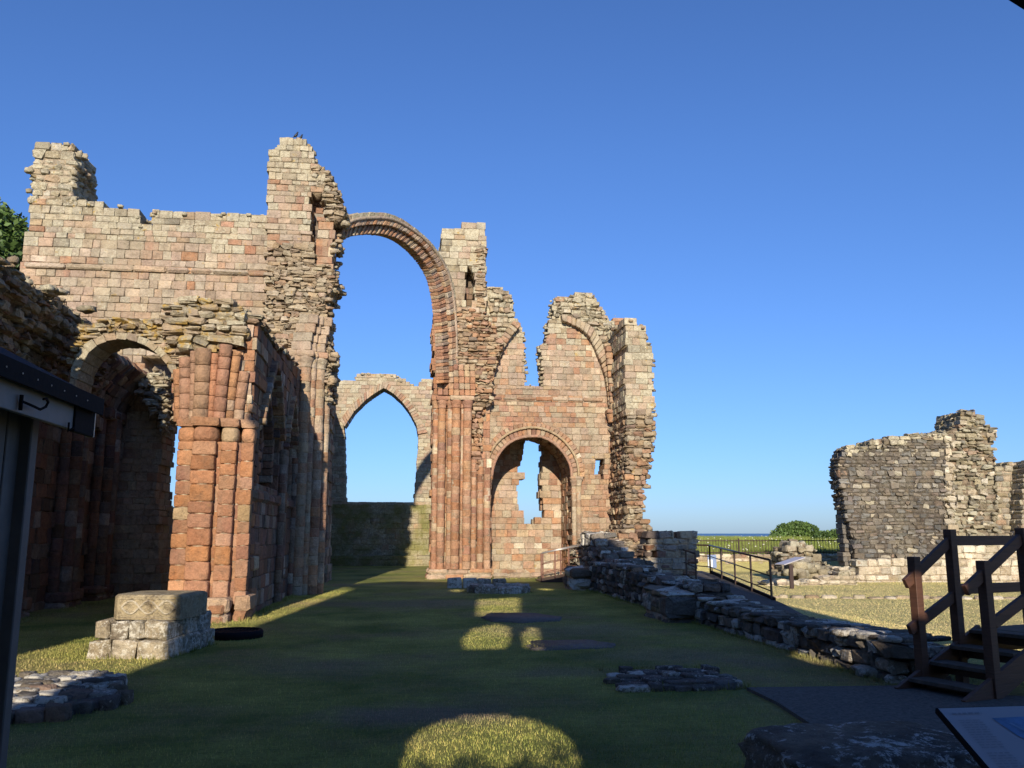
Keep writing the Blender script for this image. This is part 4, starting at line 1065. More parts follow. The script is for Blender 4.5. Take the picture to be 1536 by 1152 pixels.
for k in range(-6, 7):
    x = k * .058; h = math.sqrt(.38 ** 2 - x * x); S.bar((gx + x, gy - h, .085), (gx + x, gy + h, .085), .018, .03)
S.build('grid', M['black'], T)

def block_ring(name, label, cx, cy, r, n, h, a0, a1, seed, w=.26):
    S = SM()
    for k in range(n):
        g0 = math.radians(a0 + (a1 - a0) * k / n); g1 = math.radians(a0 + (a1 - a0) * (k + 1) / n - 1.5)
        hh = h * U_(.8, 1.15); P8 = []
        for q in range(8):
            g = g1 if q & 1 else g0; rr = r + (w if q & 2 else -.02) * U_(.9, 1.1)
            P8.append((cx + rr * math.cos(g), cy + rr * math.sin(g), hh if q & 4 else -.08))
        S.hex(P8, .03, .012, (grey if R.random() < .6 else pb)())
    return S
rx, ry, _ = G(748, 888)
T = thing('stone_ring', 'low round ring of lichened stones in the middle of the lawn', 'stone ring', (rx, ry, 0))
S = block_ring('', '', rx, ry, .62, 15, .20, 0, 360, 1, .30); S.build('kerb_stones', M['low'], T)
S = SM()
for k in range(60): a = U_(0, 6.28); r = U_(0, .6); rock(S, (rx + r * math.cos(a), ry + r * math.sin(a), .08), (.09, .09, .05), k, 0, grey(), 8, 5)
S.build('fill_stones', M['low'], T)
bx_, by_, _ = G(722, 884)
S = SM()
for k in range(4): S.box((bx_ - .75 + k * .46, by_ + .9, .1), (.21, .16, .17 + U_(-.02, .03)), U_(-.05, .05), .03, .01, grey())
tag(S.build('stone_row', M['low']), 'short row of four squared stones just behind the stone ring', 'stones')

c = PY(1281, 1130, 6.0)
T = thing('plinth_stone', 'big dark weathered stone drum with white lichen at the bottom edge', 'stone', (c[0], c[1], 0))
S = SM(); rock(S, (c[0] + .02, c[1] - .18, .07), (.76, .55, .22), 3, .1, (.07, .06, .055, .72), 72, 30, .10, .36, 2.4)
S.build('body', stone_mat('dark_lichened_stone', ochre=0, white_l=.85, black=.7, lcol=(.62, .62, .60, 1), sc_=.7, bump=1.0, streak=0), T)

# ------------------------------------------------------------------ low south wall
XR = 5.45; fL = axial(XR, -1)
prof = [fL.uv(a, b) for a, b in ((1400, 972), (1340, 962), (1280, 952), (1180, 934), (1113, 917), (1074, 907), (1043, 894), (1042, 880), (1000, 876), (973, 866), (948, 860), (946, 852), (910, 849), (884, 843))]
pl_ = mixp(grey, gdark, lambda u, v: .45)
T = thing('low_wall', 'long low broken wall of dark lichened blocks crossing the lawn to the ruin', 'ruined wall', (XR, 14, 0))
S = SM()
prof = sorted(prof)
poly = [(9.35, -.2), (9.35, .45)] + [q for q in prof if q[0] > 9.4] + [(prof[-1][0], -.2)]
wall(S, fL, poly, th=.75, p=pl_, ch=(.10, .20), bl=(.14, .42), rough=.04, jit=.010, cham=.02, gap=.016, edge=.05, warp=.012, mort=(.07, .06, .05, .2), piece=(.2, .4), core_in=.12)
S.build('wall', M['low'], T)
S = SM()
for k in range(170):                               # loose rough stones on top
    i = R.randrange(len(prof) - 1); t = R.random(); y = prof[i][0] * (1 - t) + prof[i + 1][0] * t; z = prof[i][1] * (1 - t) + prof[i + 1][1] * t
    y = U_(9.5, 22); 
    for a, b in zip(prof, prof[1:]):
        if a[0] <= y <= b[0]: z = a[1] + (b[1] - a[1]) * (y - a[0]) / max(b[0] - a[0], .01); break
    else: z = prof[0][1]
    rock(S, (XR + U_(.05, .7), y, z), (U_(.07, .17), U_(.08, .2), U_(.02, .045)), k, U_(0, 3), pl_(), 12, 6, .3, .4)
S.build('loose_stones', M['low'], T)
# projecting buttress blocks
for (pxa, pxb, pyb, ztop, lab) in ((972, 1040, 920, .60, None), (848, 884, 876, .62, None)):
    a = G(pxa, pyb); S = SM(); y0 = a[1]
    yb0 = fL.uv(pxb, pyb)[0] if pxa > 900 else 25.2
    f5 = axial(XR - .55, -1)
    wall(S, f5, [(yb0 - (.2 if pxa > 900 else 0), -.2), (yb0 + 1.5, -.2), (yb0 + 1.5, ztop), (yb0 - (.2 if pxa > 900 else 0), ztop)], th=.6, p=mixp(grey, pl_, lambda u, v: .5), ch=(.22, .34), bl=(.4, .7), cham=.05, jit=.014, rough=.03)
    S.build('buttress', M['low'], T)
# tall rubble where the wall meets the ruin
S = SM(); f6 = axial(6.0, -1)
rubble(S, f6, [(23.5, -.2), (29.3, -.2), (29.3, 1.7), (27.8, 1.6), (26.5, 1.25), (25.5, .95), (23.5, .85)], th=.9, p=mixp(grey, gdark, lambda u, v: .4), ch=(.12, .24), bl=(.2, .5))
S.build('rubble_core', M['low'], T)
S = SM()
cx_, cy_, _ = G(1160, 955); rock(S, (cx_, cy_, .03), (.2, .16, .12), 4, .3, grey(), 14, 8)
tag(S.build('loose_block', M['low']), 'single pale stone at the foot of the low wall, far from the stairs', 'stone')
S = SM(); cx_, cy_, _ = G(1318, 1012); rock(S, (cx_, cy_, .03), (.28, .2, .08), 5, .1, (.4, .37, .3, .9), 14, 8)
tag(S.build('loose_block', M['low']), 'flat white lichened stone beside the foot of the timber stairs', 'stone')
S = SM(); cx_, cy_, _ = G(1362, 1010); S.box((cx_ + .12, cy_ + .25, .2), (.3, .24, .24), .2, .06, .012, (.30, .28, .22, .8))
tag(S.build('boulder', M['low']), 'large squared grey boulder behind the stair post', 'stone')

# ------------------------------------------------------------------ timber stairs
pA = Vector(G(1351, 1038)[:2]); pC = Vector(G(1452, 1058)[:2]); wd = (pC - pA); 
dirw = Vector((-wd.y, wd.x)).normalized()
if dirw.x < 0: dirw = -dirw
width = wd.length
fl1 = Fr(tuple(pA), tuple(dirw)); fl2 = Fr(tuple(pC), tuple(dirw))
T = thing('timber_stairs', 'dark brown timber stairs with post and rail handrails climbing over the low wall', 'stairs', (pA.x, pA.y, 0))
def v3(fr, px, py): u, v = fr.uv(px, py); return Vector(fr.w(u, v))
def stick(fr, a, b, w, h, name):
    S = SM(); p, q = v3(fr, *a), v3(fr, *b); S.bar(p, q, w, h, (.08, .04, .02, 0), .004); return S.build(name, M['timber'], T, smooth=False)
def post(fr, top, w=.1, zb=-.1, name='post'):
    S = SM(); t = v3(fr, *top); S.bar((t.x, t.y, zb), t, w, w, (.08, .04, .02, 0), .004, up=(dirw.x, dirw.y, 0)); return S.build(name, M['timber'], T, smooth=False)
post(fl1, (1370, 835)); post(fl1, (1424, 794)); post(fl2, (1474, 841), .1); post(fl2, (1532, 792), .1)
stick(fl1, (1358, 876), (1430, 806), .05, .11, 'handrail'); stick(fl1, (1364, 945), (1446, 882), .05, .11, 'mid_rail')
stick(fl2, (1448, 886), (1530, 808), .05, .11, 'handrail'); stick(fl2, (1490, 935), (1545, 893), .05, .11, 'mid_rail')
pB_ = fl1.uv(1424, 811); pB2 = fl1.uv(1436, 884)
S = SM(); S.bar(fl1.w(pB_[0], pB_[1]), fl1.w(pB_[0] + 2.4, pB_[1]), .05, .11, (.08, .04, .02, 0), .004); S.build('handrail', M['timber'], T, smooth=False)
S = SM(); S.bar(fl1.w(pB2[0], pB2[1]), fl1.w(pB2[0] + 2.4, pB2[1]), .05, .11, (.08, .04, .02, 0), .004); S.build('mid_rail', M['timber'], T, smooth=False)
ut, vt = fl1.uv(1472, 946)
vt = max(vt, .6)
print('STAIR top', ut, vt, 'width', width, 'dlen', dlen, 'zc', z_c, 'wlen', wlen)
nst = 4
for fr in (fl1, fl2):
    S = SM(); S.bar(fr.w(-.02, -.06), fr.w(ut, vt - .08), .05, .24, (.08, .04, .02, 0), .004); S.build('stringer', M['timber'], T, smooth=False)
wv = Vector((pC.x - pA.x, pC.y - pA.y, 0))
for k in range(nst):
    t = (k + .75) / nst; a = Vector(fl1.w(ut * t - .02, vt * (k + 1) / nst - .03)) + wv * .03; b = a + wv * .94
    S = SM(); S.bar(a, b, .27, .04, (.1, .08, .06, 0), .004); S.build('tread', M['tread'], T, smooth=False)
    S = SM(); a2 = a + Vector((dirw.x, dirw.y, 0)) * .11 - Vector((0, 0, vt / nst / 2)); S.bar(a2, a2 + wv * .94, .02, vt / nst - .05, (.05, .03, .02, 0), .002); S.build('riser', M['timber'], T, smooth=False)
S = SM(); a = Vector(fl1.w(ut + .95, vt - .03)) + wv * -.05; S.bar(a, a + wv * 1.1, 1.9, .05, (.1, .08, .06, 0), .004); S.build('landing', M['tread'], T, smooth=False)
for fr in (fl1, fl2):
    S = SM(); S.bar(fr.w(ut, vt - .17), fr.w(ut + 1.9, vt - .17), .05, .2, (.08, .04, .02, 0), .004); S.build('bearer', M['timber'], T, smooth=False)
    for du in (.1, 1.8):
        S = SM(); q = fr.w(ut + du, 0); S.bar((q[0], q[1], -.1), (q[0], q[1], vt - .08), .1, .1, (.08, .04, .02, 0), .004, up=(dirw.x, dirw.y, 0)); S.build('support_post', M['timber'], T, smooth=False)

# ------------------------------------------------------------------ information panel, lower right
def on_ray(px, py, Y): return Vector(PY(px, py, Y))
A = on_ray(1403, 1062, 3.0); 
Bd = Vector((1, -.05, 0)).normalized()
tilt = math.radians(22)
# find Y of the lower left corner so that the left edge is perpendicular to the top edge and tilted
best = None
for i in range(400):
    Y = 1.2 + i * .004; q = on_ray(1480, 1152, Y); dv = q - A
    e = abs(math.atan2(-dv.z, math.hypot(dv.x, dv.y)) - tilt)
    if dv.z < 0 and dv.y < 0 and (best is None or e < best[0]): best = (e, q)
Ld = (best[1] - A).normalized()
B = A + (on_ray(1580, 1057, 2.95) - A).normalized() * .95
Dn = A + Ld * .62; Cn = B + Ld * .62
nrm = (B - A).cross(Ld).normalized()
if nrm.z < 0: nrm = -nrm
T = thing('information_panel', 'tilted pale information panel with blue illustration at bottom right corner', 'information panel', (A.x + .4, A.y - .2, 0))
def sheet(S, q, n_, th, col):
    P8 = [q[3] - n_ * th, q[2] - n_ * th, q[0] - n_ * th, q[1] - n_ * th, q[3], q[2], q[0], q[1]]
    S.hex([tuple(p) for p in P8], .001, 0, col)
S = SM(); sheet(S, (A, B, Cn, Dn), nrm, .02, (.02, .02, .03, 0)); fr_o = S.build('frame', M['black'], T, smooth=False)
def pt(s, t, o=.002): return A + (B - A) * s + (Dn - A) * t + nrm * o
S = SM(); sheet(S, (pt(.008, .008), pt(.992, .008), pt(.992, .992), pt(.008, .992)), nrm, .0015, (.4, .4, .4, 0)); pn = S.build('print', M['panel'], T, smooth=False)
mblue = plain('blue_print', (.10, .22, .42), .4, 0, 0, 14, .5); mlb = plain('pale_blue_print', (.20, .33, .50), .4, 0, 0, 14, .3); mtx = plain('grey_print_text', (.30, .285, .31), .5)
S = SM()
pic = [(.17, .12), (.55, .10), (.95, .12), (.97, .60), (.93, .92), (.80, .90), (.62, .86), (.42, .70), (.28, .46), (.20, .28)]
S.raw([pt(s, t, .004) for s, t in pic], [tuple(range(len(pic)))]); S.build('illustration', mblue, pn, smooth=False)
S = SM()
for k in range(5):
    L1 = [(.21 + .08 * k, .17 + .02 * k), (.28 + .09 * k, .36), (.40 + .09 * k, .62), (.50 + .08 * k, .82)]
    for i in range(3):
        (a, b), (c2, d2) = L1[i], L1[i + 1]; w_ = .012
        S.raw([pt(a, b, .0048), pt(a + w_, b, .0048), pt(c2 + w_, d2, .0048), pt(c2, d2, .0048)], [(0, 1, 2, 3)])
S.build('illustration_lines', mlb, pn, smooth=False)
S = SM()
def tline(s0, s1, t, h):
    s = s0
    while s < s1:
        l = U_(.01, .028); S.raw([pt(s, t, .004), pt(min(s + l, s1), t, .004), pt(min(s + l, s1), t + h, .004), pt(s, t + h, .004)], [(0, 1, 2, 3)]); s += l + .006
tline(.04, .15, .06, .014)
for k in range(12): tline(.04, .125, .13 + k * .022, .005)
for k in range(9): tline(.04, .125, .42 + k * .022, .005)
S.build('caption_lines', mtx, pn, smooth=False)
S = SM()
for s in (.15, .85):
    q = pt(s, .55, -.03); S = SM(); S.bar((q.x, q.y, -.1), q, .07, .07); S.build('leg', M['black'], T, smooth=False)

# ------------------------------------------------------------------ ticket hut on the left
T = thing('timber_hut', 'dark plank hut with pale fascia board and blue black felt roof at left edge', 'hut', (-2.6, 4.2, 0))
XH = -1.9; ye = 5.36; zt_, zb_ = 2.39, 2.22
S = SM(); S.bar((XH, 1.6, (zt_ + zb_) / 2 - .005), (XH, ye, (zt_ + zb_) / 2 - .005), .03, zt_ - zb_ - .03, ch=.003); S.build('fascia_board', M['hutboard'], T, smooth=False)
S = SM(); rise = .52
def rq(x, z, t): return x, z
vs = []
for y in (1.6, ye + .03):
    vs += [(XH + .06, y, zt_ - .02), (XH + .06, y, zt_ + .055), (XH - 1.8, y, zt_ + .055 + 1.86 * rise), (XH - 1.8, y, zt_ - .02 + 1.86 * rise)]
S.raw(vs, [(0, 1, 2, 3), (7, 6, 5, 4), (0, 4, 5, 1), (1, 5, 6, 2), (2, 6, 7, 3), (3, 7, 4, 0)]); S.build('roof', M['felt'], T, smooth=False)
S = SM(); S.bar((XH + .066, 1.6, zt_ + .012), (XH + .066, ye + .03, zt_ + .012), .012, .10, ch=.002); S.build('roof_trim', M['black'], T, smooth=False)
S = SM()
for k in range(14):
    S = SM(); S.box((XH + .074, ye - .25 - k * .17, zt_ + .012), (.002, .004, .004), 0, .001, 0); S.build('roof_nail', M['rail_pale'], T, smooth=False)
S = SM(); S.bar((XH + .012, ye - .28, (zt_ + zb_) / 2), (XH + .012, ye + .02, (zt_ + zb_) / 2), .03, zt_ - zb_, ch=.003); S.build('fascia_end', M['black'], T, smooth=False)
S = SM(); S.bar((XH - .02, ye + .025, (zt_ + zb_) / 2 - .01), (XH + .03, ye + .025, (zt_ + zb_) / 2 - .01), .01, zt_ - zb_ - .02, ch=.001); S.build('end_strip', M['rail_pale'], T, smooth=False)
S = SM(); S.bar((-2.1, 5.02, -.1), (-2.1, 5.02, 2.4), .09, .09, ch=.006, up=(0, 1, 0)); S.build('corner_post', M['hutdoor'], T, smooth=False)
for k in range(9):
    y = 4.90 - k * .17; S = SM(); S.bar((-2.13, y, -.1), (-2.13, y, 2.38), .152, .03, ch=.004, up=(1, 0, 0)); S.build('plank', M['hutdoor'], T, smooth=False)
S = SM(); S.bar((-2.2, 3.4, -.1), (-2.2, 3.4, 2.4), .04, 3.2, ch=.004, up=(0, 1, 0)); S.build('inner_lining', M['black'], T, smooth=False)
S = SM(); yh = PY(0, 0, 1)[1]
hy = fW.uv(0, 0)[0] if False else None
fH = axial(XH + .03, 1); q = fH.uv(45, 606)
S.tube([fH.w(q[0] - .10, q[1] + .03), fH.w(q[0] - .10, q[1] - .045)], .010, 8)
S.tube([fH.w(q[0] - .10, q[1] + .0), fH.w(q[0] + .0, q[1] - .012, .02), fH.w(q[0] + .05, q[1] - .02, .03), fH.w(q[0] + .09, q[1] + .0, .04), fH.w(q[0] + .10, q[1] + .025, .045), fH.w(q[0] + .06, q[1] + .038, .05), fH.w(q[0] + .03, q[1] + .03, .05)], .007, 8)
S.build('iron_hook', M['black'], T); S = SM(); q2 = fH.uv(103, 639); S.tube([fH.w(q2[0], q2[1] + .02), fH.w(q2[0], q2[1] - .03), fH.w(q2[0] + .03, q2[1] + .0, .02)], .006, 6)
S.build('iron_hook', M['black'], T)

# dark eave in the top right corner: end of a neighbouring shelter roof
A = Vector(PY(1510, 0, 2.6)); B = Vector(PY(1537, 17, 2.6)); dd_ = (B - A).normalized()
T = thing('shelter_roof', 'black corner of a shelter eave poking into the top right of the view', 'roof', (A.x + .8, 2.6, 0))
S = SM(); a = A - dd_ * .25; b = A + dd_ * .9; up_ = dd_.cross(Vector((0, 1, 0))).normalized()
if up_.z < 0: up_ = -up_
P8 = []
for k in range(8):
    q = (b if k & 1 else a) + (up_ * .07 if k & 4 else Vector((0, 0, 0))) + Vector((0, -.7 if k & 2 else 0, 0)); P8.append(tuple(q))
S.hex(P8, .004, 0, (.02, .02, .02, 0)); S.build('eave', M['black'], T, smooth=False)
S = SM(); S.bar((b.x - .1, 2.2, -.1), (b.x - .1, 2.2, b.z + .08), .1, .1, up=(0, 1, 0)); S.build('post', M['timber'], T, smooth=False)

# ------------------------------------------------------------------ metal ramps
def handrail(T, pts, hs, nposts, mt, topmt=None):
    for h, r in hs:
        S = SM(); S.tube([(x, y, z + h) for x, y, z in pts], r, 8); S.build('handrail' if h == hs[0][0] else 'mid_rail', topmt if (topmt and h == hs[0][0]) else mt, T)
    L = curve_len(pts); 
    for i in range(nposts):
        q = resample(pts, nposts - 1)[i]; S = SM(); S.bar((q[0], q[1], q[2] - .12), (q[0], q[1], q[2] + hs[0][0]), .045, .045, up=(0, 1, 0)); S.build('post', mt, T, smooth=False)
# big ramp: foot at (1160,903) climbing away to the left
foot = Vector(G(1158, 904)); hr = .98
YT = 29.5
def onz(px, py, z): return Vector(G(px, py, z))
topR = Vector(PY(1064, 818, YT)); topR.z -= hr
T = thing('metal_ramp', 'sloping walkway with dark metal handrails leading up behind the shaded block', 'ramp', (9.5, 24, 0))
mid = Vector(PY(1064, 818, YT)); 
right = [tuple(foot + Vector((0, 0, .03)))]; tr = (mid.x, mid.y, mid.z - hr); right.append(tr)
print('ramp', right)
handrail(T, right, ((hr, .028), (.60, .018), (.24, .018)), 5, M['rail'])
dvec = Vector((tr[0] - foot.x, tr[1] - foot.y, 0)).normalized(); side = Vector((-dvec.y, dvec.x, 0)); wR = 1.35
f0 = foot + side * wR + dvec * 3.2; f1 = Vector(tr) + side * wR
zz0 = right[0][2] + (tr[2] - right[0][2]) * 3.2 / (Vector(tr) - foot).length
left = [(f0.x, f0.y, zz0), (f1.x, f1.y, tr[2])]
handrail(T, left, ((hr, .028), (.60, .018), (.24, .018)), 4, M['rail'])
land = [tr, (tr[0] - .3, tr[1] + 2.2, tr[2])]
handrail(T, land, ((hr, .028), (.60, .018), (.24, .018)), 3, M['rail'])
S = SM(); p = foot; q = Vector(tr); n_ = 8
vs = [tuple(p + side * -.06 - dvec * 1.2 + Vector((0, 0, .04))), tuple(p + side * (wR + .06) - dvec * 1.2 + Vector((0, 0, .04))), tuple(q + side * (wR + .06)), tuple(q - side * .06), tuple(q + dvec * 2.5 + side * (wR + .06)), tuple(q + dvec * 2.5 - side * .06)]
vs2 = [(x, y, z - .16) for x, y, z in vs]; vs += vs2
S.raw(vs, [(0, 1, 2, 3), (3, 2, 4, 5), (0, 3, 9, 6), (3, 5, 11, 9), (1, 7, 8, 2), (2, 8, 10, 4)]); S.build('deck', M['asphalt'], T, smooth=False)
for sd in (-.05, wR + .05):
    S = SM(); a = p + side * sd - dvec * .1; b = q + side * sd; S.bar(a + Vector((0, 0, .0)), b + Vector((0, 0, -.02)), .05, .26); S.build('kerb_beam', M['black'], T, smooth=False)
a = foot - dvec * 1.1
pth = [tuple((a + side * (wR + .06))[:2]), tuple((a - side * .06)[:2]), G(1240, 922)[:2], G(1330, 950)[:2], G(1500, 985)[:2], G(1520, 1000)[:2], G(1400, 985)[:2], G(1290, 962)[:2], G(1160, 932)[:2]]
slab_sheet('path', [(6.35, 14.6), (7.5, 15.1), tuple((a - side * .06)[:2]), tuple((a + side * (wR + .06))[:2]), (6.55, 19.2)], M['asphalt'], .032)

T = thing('small_ramp', 'small metal access ramp with pale topped handrail before the arched recess', 'ramp', (4.7, 30, 0))
fr8 = west(29.6); q0, q1 = fr8.uv(812, 871), fr8.uv(874, 868)
lo0 = (q0[0], 29.6, .05); lo1 = (q1[0], 29.6, .32)
handrail(T, [lo0, lo1], ((.92, .022), (.55, .012), (.22, .012)), 4, M['rust'], M['rail_pale'])
handrail(T, [(lo0[0] + .25, 30.8, .05), (lo1[0] + .1, 30.8, .32)], ((.92, .022), (.55, .012), (.22, .012)), 3, M['rust'], M['rail_pale'])
S = SM(); S.raw([(lo0[0] - .02, 29.55, .04), (lo1[0], 29.55, .30), (lo1[0], 30.85, .30), (lo0[0] - .02, 30.85, .04), (lo0[0] - .02, 29.55, -.05), (lo1[0], 29.55, -.05), (lo1[0], 30.85, -.05), (lo0[0] - .02, 30.85, -.05)],
              [(0, 1, 2, 3), (4, 5, 1, 0), (5, 6, 2, 1), (6, 7, 3, 2), (7, 4, 0, 3)]); S.build('deck', M['rail'], T, smooth=False)

# ------------------------------------------------------------------ right hand side: lectern, standing wall, fences
x, y, _ = G(1188, 883)
T = thing('lectern_sign', 'small tilted sign on a single post in the sunny lawn', 'sign', (x, y, 0))
S = SM(); S.bar((x, y, -.1), (x, y, .72), .12, .06, up=(0, 1, 0)); S.build('post', M['rail'], T, smooth=False)
S = SM(); S.bar((x - .40, y - .1, .72), (x + .36, y + .1, .92), .45, .03, ch=.003); S.build('sign_board', M['panel'], T, smooth=False)

YF = 28.6
fF = Fr((15, YF), (1, -.12), (0, -1))
T = thing('standing_wall', 'isolated tall dark grey wall with broken right end on the right lawn', 'ruined wall', (20, 28, 0))
S = SM()
main = [(1288, 848), (1284, 832), (1280, 812), (1276, 800), (1272, 782), (1268, 762), (1266, 745), (1262, 728), (1258, 700), (1258, 688), (1266, 674), (1290, 669), (1330, 661), (1370, 655), (1400, 652), (1412, 654), (1418, 662), (1421, 700), (1419, 760), (1424, 800), (1428, 850), (1360, 850)]
wall(S, fF, fF.pts(main), th=1.0, p=mixp(gdark, grey, lambda u, v: .15), ch=(.09, .2), bl=(.11, .36), rough=.035, jit=.013, cham=.022, gap=.014, edge=.06, mort=(.12, .10, .08, .2), warp=.006, piece=(.2, .4))
S.build('faced_wall', M['grey'], T)
S = SM()
rubble(S, fF, fF.pts([(1266, 672), (1290, 667), (1330, 658), (1375, 651), (1410, 648), (1420, 656), (1418, 664), (1370, 663), (1300, 676), (1268, 684)]), d=.07, th=1.05, p=mixp(grey, buff, lambda u, v: .5))
S.build('coping', M['lichen'], T)
S = SM()
wall(S, fF, fF.pts([(1272, 850), (1271, 800), (1269, 750), (1290, 750), (1295, 850)]), d=-.35, th=.6, p=gdark, ch=(.13, .2), bl=(.16, .34), mort=(.08, .065, .05, .2))  # shade of the recess put into its dark stones and darker mortar
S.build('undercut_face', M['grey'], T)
S = SM()
rubble(S, fF, fF.pts([(1419, 850), (1424, 800), (1419, 760), (1421, 700), (1416, 660), (1420, 650), (1436, 640), (1442, 624), (1446, 615), (1462, 614), (1478, 624), (1488, 636), (1500, 642), (1498, 650), (1494, 665), (1497, 690), (1494, 700), (1500, 760), (1508, 850)]), d=-.1, th=1.9, p=mixp(olive, white, lambda u, v: .15), rough=.12, ch=(.09, .2))
rubble(S, fF, fF.pts([(1416, 820), (1420, 760), (1417, 700), (1416, 660), (1428, 655), (1430, 700), (1432, 760), (1436, 830)]), d=.06, th=.4, p=white, ch=(.14, .24), core=False)
S.build('rubble_core', M['grey'], T)
S = SM()
wall(S, fF, fF.pts([(1282, 876), (1280, 842), (1330, 841), (1370, 838), (1420, 826), (1436, 818), (1500, 816), (1560, 814), (1640, 812), (1640, 880)]), d=.30, th=1.2, p=white, ch=(.18, .3), bl=(.25, .5), rough=.03, jit=.01, cham=.025)
S.build('pale_footing', M['white'], T)
fG = Fr((15, 29.2), (1, -.12), (0, -1))
S = SM()
wall(S, fG, fG.pts([(1494, 860), (1494, 700), (1510, 697), (1522, 692), (1640, 690), (1640, 860)]), th=1.2, p=mixp(olive, grey, lambda u, v: .3), ch=(.14, .22), bl=(.2, .4), rough=.05, cham=.03)
wall(S, fG, fG.pts([(1510, 860), (1518, 700), (1524, 694), (1640, 692), (1640, 860)]), d=.75, th=1.2, p=mixp(buff, white, lambda u, v: .4), ch=(.14, .22), bl=(.2, .4), rough=.05, cham=.03)
tag(S.build('wall_return', M['grey']), 'lower wall running off the right edge beside the standing wall', 'ruined wall')
S = SM(); fq = west(26.8)
wall(S, fq, fq.pts([(1150, 884), (1150, 872), (1190, 870), (1235, 869), (1238, 862), (1258, 860), (1260, 852), (1284, 852), (1290, 884)]), th=.8, p=white, ch=(.12, .2), bl=(.25, .5), rough=.05, jit=.015, cham=.04, edge=.08)
tag(S.build('low_pale_wall', M['white']), 'low pale stone footing left of the standing wall base', 'ruined wall')
S = SM(); x0, y0, _ = G(1150, 897); x1, y1, _ = G(1640, 900); L = math.hypot(x1 - x0, y1 - y0); k = 0; t = 0
while t < L:
    l = U_(.2, .5); x = x0 + (x1 - x0) * (t + l / 2) / L; y = y0 + (y1 - y0) * (t + l / 2) / L + U_(-.08, .08)
    rock(S, (x, y, .0), (l * .48, U_(.09, .16), U_(.05, .1)), int(t * 13), U_(-.2, .2), (rubb if R.random() > .3 else white)(), 10, 6); t += l
tag(S.build('stone_edging', M['grey']), 'thin line of edging stones across the sunny lawn', 'stones')

# mound of rubble, garden wall, fence, left dark wall
fM = west(29.8)
S = SM()
rubble(S, fM, fM.pts([(1168, 862), (1174, 850), (1178, 828), (1186, 818), (1196, 812), (1208, 814), (1218, 822), (1226, 836), (1240, 846), (1256, 856), (1264, 862)]), th=1.2, p=mixp(olive, grey, lambda u, v: .3), edge=.15, rough=.14, ch=(.12, .24))
for k in range(60):
    px = U_(1178, 1250); t = (px - 1174) / 82; x, _, z = PY(px, 836 + t * 20, 29.8); rock(S, (x, 29.8 - U_(0, .6), z * U_(.2, .9)), (U_(.12, .28), U_(.1, .2), U_(.08, .16)), k, U_(0, 3), olive(), 9, 6)
tag(S.build('rubble_mound', M['grey']), 'peaked mound of rubble masonry in front of the iron fence', 'ruin')
S = SM()
wall(S, fM, fM.pts([(1186, 864), (1188, 844), (1214, 843), (1216, 864)]), d=.5, th=.5, p=buff, ch=(.22, .3), bl=(.3, .5))
tag(S.build('block_pier', M['grey']), 'squared pale blocks at the foot of the rubble mound', 'stones')
fV = west(36.8)
S = SM()
wall(S, fV, fV.pts([(1000, 866), (1000, 832), (1060, 833), (1120, 832), (1176, 831), (1300, 832), (1300, 866)]), th=.5, p=mixp(white, rubb, lambda u, v: .45), ch=(.14, .24), bl=(.2, .45), rough=.04, cham=.03, jit=.012)
tag(S.build('boundary_wall', M['white']), 'pale boundary wall under the iron fence', 'wall')
T = thing('iron_fence', 'dark iron railing fence along the meadow edge', 'fence', (16, 36.9, .6))
xa, xb = PY(1030, 820, 36.9)[0], PY(1300, 820, 36.9)[0]
zf0 = PY(1150, 832, 36.9)[2]; zf1 = PY(1150, 809, 36.9)[2]
S = SM(); x = xa
while x < xb: S.bar((x, 36.95, zf0 - .1), (x, 36.95, zf1), .02, .02, up=(0, 1, 0)); x += .135
S.build('pickets', M['rail'], T, smooth=False)
for zz in (zf1 - .06, zf0 + .1): S = SM(); S.bar((xa, 36.97, zz), (xb, 36.97, zz), .02, .04); S.build('rail', M['rail'], T, smooth=False)
x = xa
while x < xb: S = SM(); S.bar((x, 36.95, zf0 - .2), (x, 36.95, zf1 + .04), .05, .05, up=(0, 1, 0)); S.build('post', M['rail'], T, smooth=False); x += 2.4
# small blue and white notice
x, y, z = PY(1068, 842, 33.5); T = thing('notice_board', 'small blue and white notice seen through the ramp handrail', 'sign', (x, y, 0))
S = SM(); S.bar((x - .18, y, z), (x + .18, y, z), .02, .5, ch=.003); S.build('board', plain('blue_notice', (.18, .25, .42), .4), T, smooth=False)
S = SM(); S.bar((x - .17, y - .013, z - .08), (x + .02, y - .013, z - .08), .006, .3, ch=.001); S.build('white_sheet', plain('white_notice', (.7, .7, .68), .5), T, smooth=False)
S = SM(); S.bar((x, y + .03, -.1), (x, y + .03, z + .2), .04, .04, up=(0, 1, 0)); S.build('post', M['rail'], T, smooth=False)

